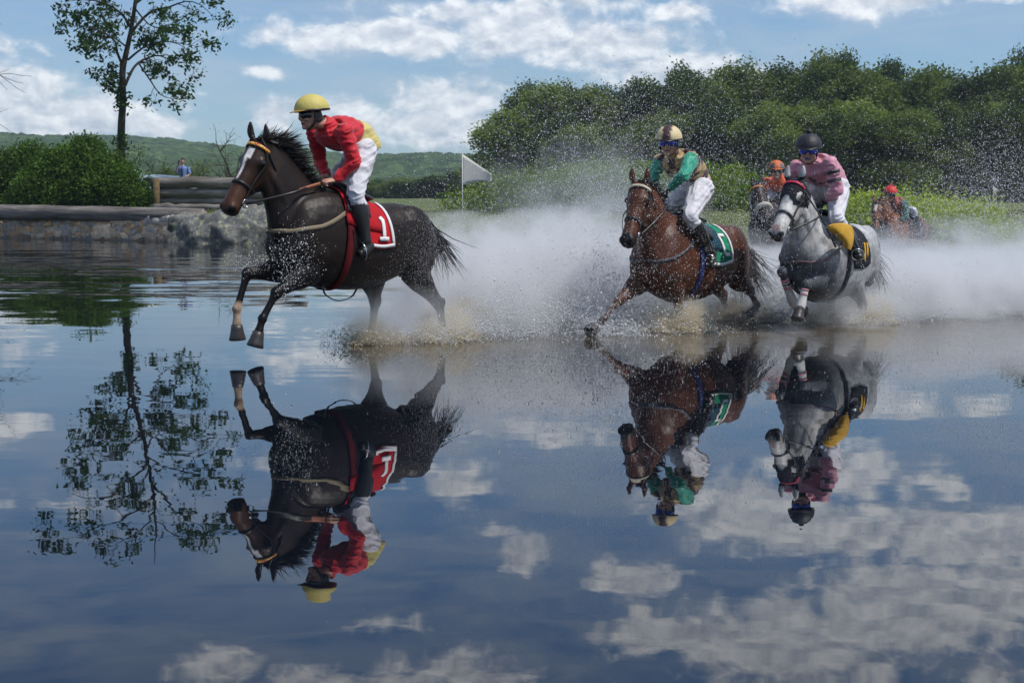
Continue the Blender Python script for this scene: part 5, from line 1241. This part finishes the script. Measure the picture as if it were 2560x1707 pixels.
# ------------------------------------------------------------------ man on the bank photographing
mp = px(458, 460, 54); mg = float(ground_h(np.array(mp.x), np.array(54.)))
class FF: pass
fm = Frame(Vector((mp.x, 54, mg)), 100, 0)
fm = Frame(Vector((mp.x, 54, 1.05)), 88, 0)
def person_simple(fr, label):
    root = empty('person', (0, 0, 0), label, 'person'); root.matrix_world = fr.M
    mb = MB(); sk = (.42, .24, .17)
    mb.tube([(0, 0, .95), (0, 0, 1.15), (.0, 0, 1.38), (0, 0, 1.46)], [(.10, .14), (.10, .13), (.11, .17), (.06, .09)], (0, 1, 0), n=14, sub=3)
    mb.tube([(0, 0, 1.42), (0, 0, 1.56)], [.055, .05], (0, 1, 0), n=12, sub=1); mb.ell((.01, 0, 1.65), (.085, .072, .11)); mb.ell((.09, 0, 1.63), (.02, .014, .02))
    A = [((0, .19, 1.42), (.02, .27, 1.16), (.18, .13, 1.05)), ((0, -.19, 1.42), (.10, -.27, 1.24), (.24, -.10, 1.52))]
    for s_, e, w_ in A: mb.tube([s_, e], [.05, .042], (0, 1, .2), n=10, sub=1); mb.tube([e, w_], [.04, .028], (0, 1, .2), n=10, sub=1); hand(mb, w_, Vector(w_)-Vector(e), (0, -1 if s_[1] > 0 else 1, .1))
    for s_ in (-1, 1): mb.tube([(0, s_*.09, .95), (.01, s_*.10, .5), (0, s_*.11, .08)], [.08, .055, .045], (0, 1, 0), n=10, sub=2); mb.tube([(0, s_*.11, .05), (.16, s_*.12, .04)], [.04, .035], (0, 1, 0), n=8, sub=1)
    mb.remesh('body', skin, root, .010, 1, lambda co: np.tile(np.array(sk), (len(co), 1)))
    mb = MB(); mb.ell((-.008, 0, 1.70), (.092, .080, .085), None, 16, 10, 0, .62); mb.build('hair', mat('dark_hair', (.03, .02, .015), .7), root)
    mb = MB(); mb.tube([(0, 0, .93), (0, 0, 1.15), (0, 0, 1.38), (0, 0, 1.47)], [(.125, .16), (.12, .15), (.13, .185), (.07, .10)], (0, 1, 0), n=16, sub=3)
    for s_, e, w_ in A: mb.tube([s_, Vector(s_).lerp(Vector(e), .95)], [.068, .062], (0, 1, .2), n=12, sub=1)
    mb.remesh('shirt', mat('blue_shirt', (.16, .24, .48), .8, .2, var=.15, vscale=8, bump=.01), root, .012, 1)
    mb = MB(); mb.tube([(.085, 0, 1.45), (.140, 0, 1.36), (.138, 0, 1.15), (.140, 0, .97)], [(.006, .020), (.006, .030), (.006, .038), (.006, .03)], (0, 1, 0), n=8, sub=3); mb.build('necktie', mat('navy_tie', (.02, .04, .10), .6), root)
    mb = MB()
    for s_ in (-1, 1): mb.tube([(0, s_*.08, .98), (.01, s_*.10, .5), (0, s_*.11, .1)], [.105, .08, .07], (0, 1, 0), n=12, sub=2)
    mb.remesh('trousers', mat('grey_trousers', (.08, .08, .09), .8), root, .014, 1)
    return root
person_simple(fm, 'man in a blue shirt and dark tie behind the log fence, holding up a phone')
o = MB(); p = fm.M @ Vector((.30, -.06, 1.60)); o.box(p, (.038, .006, .075), Matrix.Rotation(.1, 3, 'Z')); o = o.build('phone', blackgog, None, False); tag(o, 'dark phone held up by the man in the blue shirt', 'phone')
# ------------------------------------------------------------------ spray, mist and muddy splashes
dropm = bpy.data.materials.new('water_drops'); dropm.use_nodes = True; t = dropm.node_tree; b = t.nodes['Principled BSDF']
b.inputs['Base Color'].default_value = (.95, .97, 1, 1); b.inputs['Roughness'].default_value = .15; b.inputs['Specular IOR Level'].default_value = .8
tl = t.nodes.new('ShaderNodeBsdfTranslucent'); tl.inputs[0].default_value = (.95, .97, 1, 1); mx = t.nodes.new('ShaderNodeMixShader'); mx.inputs[0].default_value = .5
L(t, b.outputs[0], mx.inputs[1]); L(t, tl.outputs[0], mx.inputs[2]); L(t, mx.outputs[0], t.nodes['Material Output'].inputs[0])
mudm = bpy.data.materials.new('muddy_drops'); mudm.use_nodes = True; b = mudm.node_tree.nodes['Principled BSDF']
b.inputs['Base Color'].default_value = (.62, .55, .40, 1); b.inputs['Roughness'].default_value = .2
rg = np.random.default_rng(77)
OV = np.array([(1, 0, 0), (-1, 0, 0), (0, 1, 0), (0, -1, 0), (0, 0, 1), (0, 0, -1)], float); OF = np.array([(0, 2, 4), (2, 1, 4), (1, 3, 4), (3, 0, 4), (2, 0, 5), (1, 2, 5), (3, 1, 5), (0, 3, 5)])
TV = np.array([(1, 1, 1), (1, -1, -1), (-1, 1, -1), (-1, -1, 1)], float)*.75; TF = np.array([(0, 1, 2), (0, 2, 3), (0, 3, 1), (1, 3, 2)])
def drops_mesh(name, P_, size, m_, label, cat, big=False, vel=None):
    keep = (P_[:, 2] > .004)&(P_[:, 1] > 10.9); P_ = P_[keep]; size = size[keep]
    bv, bf = (OV, OF) if big else (TV, TF); n = len(P_); k = len(bv)
    a = rg.random((n, 1))*6.28; c_, s_ = np.cos(a), np.sin(a); bx = bv[None, :, 0]*c_-bv[None, :, 1]*s_; by = bv[None, :, 0]*s_+bv[None, :, 1]*c_; bz = np.broadcast_to(bv[None, :, 2], bx.shape)
    st = 1+.9*rg.random((n, 1))
    W_ = np.stack([bx*size[:, None], by*size[:, None], bz*size[:, None]*st], -1)+P_[:, None, :]
    F = (bf[None]+(np.arange(n)*k)[:, None, None]).reshape(-1, 3)
    o = nmesh(name, W_.reshape(-1, 3), F, m_); return tag(o, label, cat, kind='stuff')
def cloud(u, v, Y, su, sv, sY, n, s=.0030, spread=.5):
    """droplets scattered round the point shown at (u, v, Y); su, sv, sY in metres"""
    n = int(n*1.5); s *= .66; c = np.array(px(u, v, Y)); P_ = c+rg.normal(size=(n, 3))*[su, sY, sv]
    return P_, s*(.5+rg.exponential(spread, n).clip(0, 2.2))
def jets(o, dirs, n_jet, per, v0, T, s=.0032, cone=.35, jit=.05):
    """droplets flung out of the water along parabolas from point o"""
    o = np.array(o); per = int(per*1.5); s *= .70
    d0 = np.array(dirs, float); k = rg.integers(0, len(d0), n_jet)
    vv = d0[k]+rg.normal(size=(n_jet, 3))*cone; vv /= np.linalg.norm(vv, axis=1)[:, None]; vv[:, 2] = np.abs(vv[:, 2])
    sp = v0*(.45+.6*rg.random(n_jet)); vv *= sp[:, None]
    V_r = np.repeat(vv, per, 0)+rg.normal(size=(n_jet*per, 3))*v0*np.repeat(jit*(.12+1.3*rg.random(n_jet)**2), per)[:, None]
    t_ = np.repeat(T*(.4+.6*rg.random(n_jet)), per)*(rg.random(n_jet*per)**.8); t_ += rg.normal(size=t_.shape)*.02
    P_ = o+np.repeat(rg.normal(size=(n_jet, 3))*[.12, .12, .0], per, 0)+V_r*t_[:, None]+np.array([0, 0, -4.9])*(t_**2)[:, None]
    return P_, s*np.repeat(.6+.7*rg.random(n_jet), per)*(.35+rg.exponential(.5, len(P_)).clip(0, 2.6))
W0 = lambda u, v, Y: (px(u, v, Y).x, Y, 0.)
def gather(parts): return np.concatenate([p for p, s in parts]), np.concatenate([s for p, s in parts])
def legpt(fr, J): p = fr.M @ J[2]; return (p.x, p.y, 0.)
h1n, h1f = legpt(f1, H1['nh']), legpt(f1, H1['fh'])
parts = []
back = [(.75, .55, .55), (.9, .2, .35), (.5, .8, .6), (.95, .4, .9)]
parts += [jets(h1n, back, 620, 85, 4.6, .85), jets((h1n[0]+.5, h1n[1]+.5, 0), [(.8, .5, .5), (.4, .6, .9), (.9, .1, .5)], 620, 85, 4.6, .85), jets((h1n[0]+1.3, h1n[1]+1.3, 0), [(.6, .5, .7), (.1, .6, 1), (.8, -.1, .6)], 620, 85, 4.4, .85),
          jets(h1f, [(.3, .3, .8), (-.2, .1, .9), (.8, .2, .7)], 120, 40, 2.2, .4), jets(h1n, [(.2, -.3, .5), (.7, -.1, .6), (-.3, -.1, .6)], 200, 45, 2.3, .4)]
parts += [cloud(1500, 380, 16.5, 1.1, .75, .8, 9000, .0032), cloud(1420, 520, 16, 1.0, .55, .8, 12000, .003), cloud(1620, 260, 16.5, .9, .45, .8, 2800, .0030), cloud(1520, 480, 14.2, .5, .6, .5, 5000, .003), cloud(1580, 650, 14.6, .35, .6, .5, 6000)]
parts += [cloud(1660, 560, 12.9, .45, .55, .12, 3800, .0026), cloud(1085, 630, 12.0, .16, .24, .15, 4500, .0015), cloud(1020, 690, 12.0, .3, .16, .15, 1500, .0014), cloud(738, 640, 11.15, .10, .13, .06, 420, .0034), cloud(720, 700, 11.15, .06, .12, .05, 160, .0034), cloud(625, 655, 11.2, .10, .05, .1, 260, .003)]
P_, s_ = gather(parts); drops_mesh('water_spray', P_, s_, dropm, 'white spray of water drops thrown up behind the leading dark horse', 'spray')
parts = []
for fr, S in ((f2, H2), (f3, H3)):
    for J in ('nh', 'fh', 'nf', 'ff'):
        p = legpt(fr, S[J]); w_ = 1 if J in ('nh', 'fh') else .45
        if J in ('nf', 'ff') and S is H3: continue
        parts.append(jets(p, [(.5, .6, .55), (.8, .2, .5), (-.5, .4, .7), (.1, .8, .8), (.8, -.3, .4)], int(420*w_), 60, 3.9*(.6 if w_ < 1 else 1), .8*(.6 if w_ < 1 else 1)))
q3 = legpt(f3, H3['nh'])
parts += [jets((q3[0]+.8, q3[1]+.8, 0), [(.9, .2, .4), (.7, .6, .5), (.3, .6, .9)], 620, 85, 3.5, .7), jets((q3[0]+2.0, q3[1]+1.6, 0), [(.9, .1, .45), (.3, .6, .7), (-.3, .5, .9)], 520, 80, 3.5, .7), jets((q3[0]+3.0, q3[1]+2.6, 0), [(.9, .1, .45), (.3, .6, .7), (-.3, .5, .9)], 450, 75, 3.8, .75)]
parts += [cloud(2440, 560, 16, .5, .55, .7, 9000, .003), cloud(2300, 620, 16, .8, .35, .6, 9000, .003), cloud(1900, 560, 16, .4, .6, .6, 4500, .0028), cloud(1900, 420, 17, 1.2, .8, .8, 4500, .0024), cloud(2250, 380, 17, 1.1, .7, .8, 3500, .0022), cloud(2500, 470, 16, .4, .5, .7, 9000, .003), cloud(2050, 640, 12.9, .5, .45, .12, 2200, .0022), cloud(2170, 590, 20, .7, .45, .5, 3500, .003)]
P_, s_ = gather(parts); drops_mesh('water_spray', P_, s_, dropm, 'white spray of water drops round the bay and grey horses on the right', 'spray')
parts = []
MUD = [(legpt(f2, H2['nf']), .9), (h1n, .8), (h1f, .7), (legpt(f3, H3['nh']), .7), (legpt(f3, H3['fh']), .8), (legpt(f2, H2['nh']), .5), (legpt(f2, H2['fh']), .6)]
for p, k in MUD: parts.append(jets(p, [(.6, .2, .6), (-.6, -.1, .5), (.1, -.5, .6), (0, .5, .8)], int(520*k), 60, 1.8, .30, .0034, jit=.09))
parts.append(jets((px(1400, 800, 14.9).x, 14.9, 0), [(1, 0, .4), (-1, 0, .4), (.5, 0, .8)], 260, 30, 2.0, .35, .004))
parts.append(jets((px(1250, 800, 13.9).x, 13.9, 0), [(1, 0, .4), (-1, 0, .4), (.5, 0, .8)], 200, 30, 2.0, .35, .004))
P_, s_ = gather(parts); drops_mesh('muddy_splash', P_, s_, mudm, 'brownish muddy splash drops where hooves strike the shallow water', 'splash')
def mistmat(name, colr, dens, scale=2.2, thr=.42):
    m = bpy.data.materials.new(name); m.use_nodes = True; t = m.node_tree; t.nodes.clear()
    tcn = t.nodes.new('ShaderNodeTexCoord'); g = t.nodes.new('ShaderNodeNewGeometry')
    r_ = V_(t, 'LENGTH', V_(t, 'ADD', tcn.outputs['Object'], V_(t, 'MULTIPLY', V_(t, 'SUBTRACT', NOISE(t, g.outputs['Position'], 1.6, 4, .6, 0, '3D', 1), (.5, .5, .5)).outputs[0], (.9, .9, .9)).outputs[0]).outputs[0]).outputs['Value']
    nz = NOISE(t, g.outputs['Position'], scale, 4, .65, .4)
    f = M_(t, 'MULTIPLY', M_(t, 'POWER', M_(t, 'SUBTRACT', 1.0, r_, clamp=True), .9), 1.0)
    f = M_(t, 'MULTIPLY', f, M_(t, 'MULTIPLY', M_(t, 'SUBTRACT', nz, thr-.03, clamp=True), 8.0))
    pv = t.nodes.new('ShaderNodeVolumePrincipled'); pv.inputs['Color'].default_value = colr+(1,); pv.inputs['Anisotropy'].default_value = .0
    L(t, M_(t, 'MULTIPLY', f, dens), pv.inputs['Density'])
    o = t.nodes.new('ShaderNodeOutputMaterial'); L(t, pv.outputs[0], o.inputs['Volume']); return m
mw = mistmat('spray_mist', (.93, .95, .98), 1.5); mwd = mistmat('dense_spray_mist', (.97, .98, 1.0), 3.3, 3.0); mb_ = mistmat('muddy_mist', (.82, .73, .55), 10, 5.5)
def mist(u, v, Y, r, m_, label='pale mist of fine spray over the water'):
    c = px(u, v, Y); mbb = MB(); mbb.ell((0, 0, 0), (1, 1, 1), n=20, m=12)
    V = [(x, y, max(z, (-c.z+.01)/r[2])) for x, y, z in mbb.V]; mbb.V = V
    o = mbb.build('mist', m_, None, True); o.location = c; o.scale = r; return tag(o, label, 'mist', 'mist of fine spray', kind='stuff')
for a_ in [(1130, 720, 13.4, (1.0, .8, .75), mwd), (1290, 740, 14.6, (1.5, 1.1, .85), mwd), (1430, 720, 16.0, (1.7, 1.2, 1.0), mwd), (1560, 700, 16.3, (1.3, 1.0, 1.1), mw), (1480, 540, 17, (1.6, 1.2, 1.0), mistmat('thin_mist', (.9, .94, 1), .35)),
           (1760, 740, 15.2, (1.6, 1.0, .8), mw), (1930, 740, 16.2, (1.3, 1.2, .62), mwd), (2240, 750, 15.2, (1.4, 1.0, .60), mwd), (2440, 745, 16.2, (1.7, 1.2, .70), mwd), (2560, 745, 17.5, (1.8, 1.3, .75), mw), (2230, 690, 23.0, (2.4, 1.2, .5), mw), (2480, 680, 18.5, (2.6, 1.3, .8), mw),
           (2160, 680, 20.0, (2.6, 1.5, .5), mw), (2160, 780, 13.7, (.7, .4, .28), mw), (1000, 790, 12.2, (.7, .35, .30), mw)]:
    mist(*a_)
for p, k in MUD:
    u_ = p[0]/p[1]*FPX+1280; v_ = HOR+(CAMH-.06)*FPX/p[1]; mist(u_+6, v_, p[1], (.34*k+.06, .25*k+.05, .30*k+.04), mb_, 'muddy brown splash round a hoof in the water')
mist(1390, 770, 14.9, (.9, .3, .25), mb_, 'muddy brown churn behind the leading horse'); mist(1150, 800, 13.2, (.45, .3, .25), mb_, 'muddy brown churn behind the leading horse')
# small flecks floating on the water
n = 900; rg = np.random.default_rng(31); Yf = np.concatenate([8+5*rg.random(260), 11.2+3.4*rg.random(640)]); U_ = rg.random(n)*2560; U_[260:] = 700+rg.random(640)*1860
Xf = (U_-1280)/FPX*Yf; a = rg.random(n)*6.28; s_ = .003+.005*rg.random(n)**2; V = np.stack([np.stack([Xf+np.cos(a+k)*s_*(.5+.6*rg.random(n)), Yf+np.sin(a+k)*s_*1.6, .003+.004*rg.random(n)], 1) for k in (0, 1.6, 3.1, 4.7)], 1).reshape(-1, 3)
tag(nmesh('floating_flecks', V, np.arange(4*n).reshape(-1, 4), mat('fleck', (.40, .36, .28), .7, .3, var=.3)), 'tiny pale and brown flecks floating on the calm water', 'flecks', kind='stuff')
# ------------------------------------------------------------------ air
hz = MB(); hz.box((0, 700, 60), (1600, 780, 64)); hzm = bpy.data.materials.new('haze'); hzm.use_nodes = True; t = hzm.node_tree; t.nodes.clear()
pv = t.nodes.new('ShaderNodeVolumePrincipled'); pv.inputs['Color'].default_value = (.68, .84, 1.0, 1); pv.inputs['Density'].default_value = .00030; pv.inputs['Anisotropy'].default_value = .2
o = t.nodes.new('ShaderNodeOutputMaterial'); L(t, pv.outputs[0], o.inputs['Volume'])
tag(hz.build('haze', hzm, None, False), 'pale blue summer haze over the far hills', 'haze', kind='stuff')
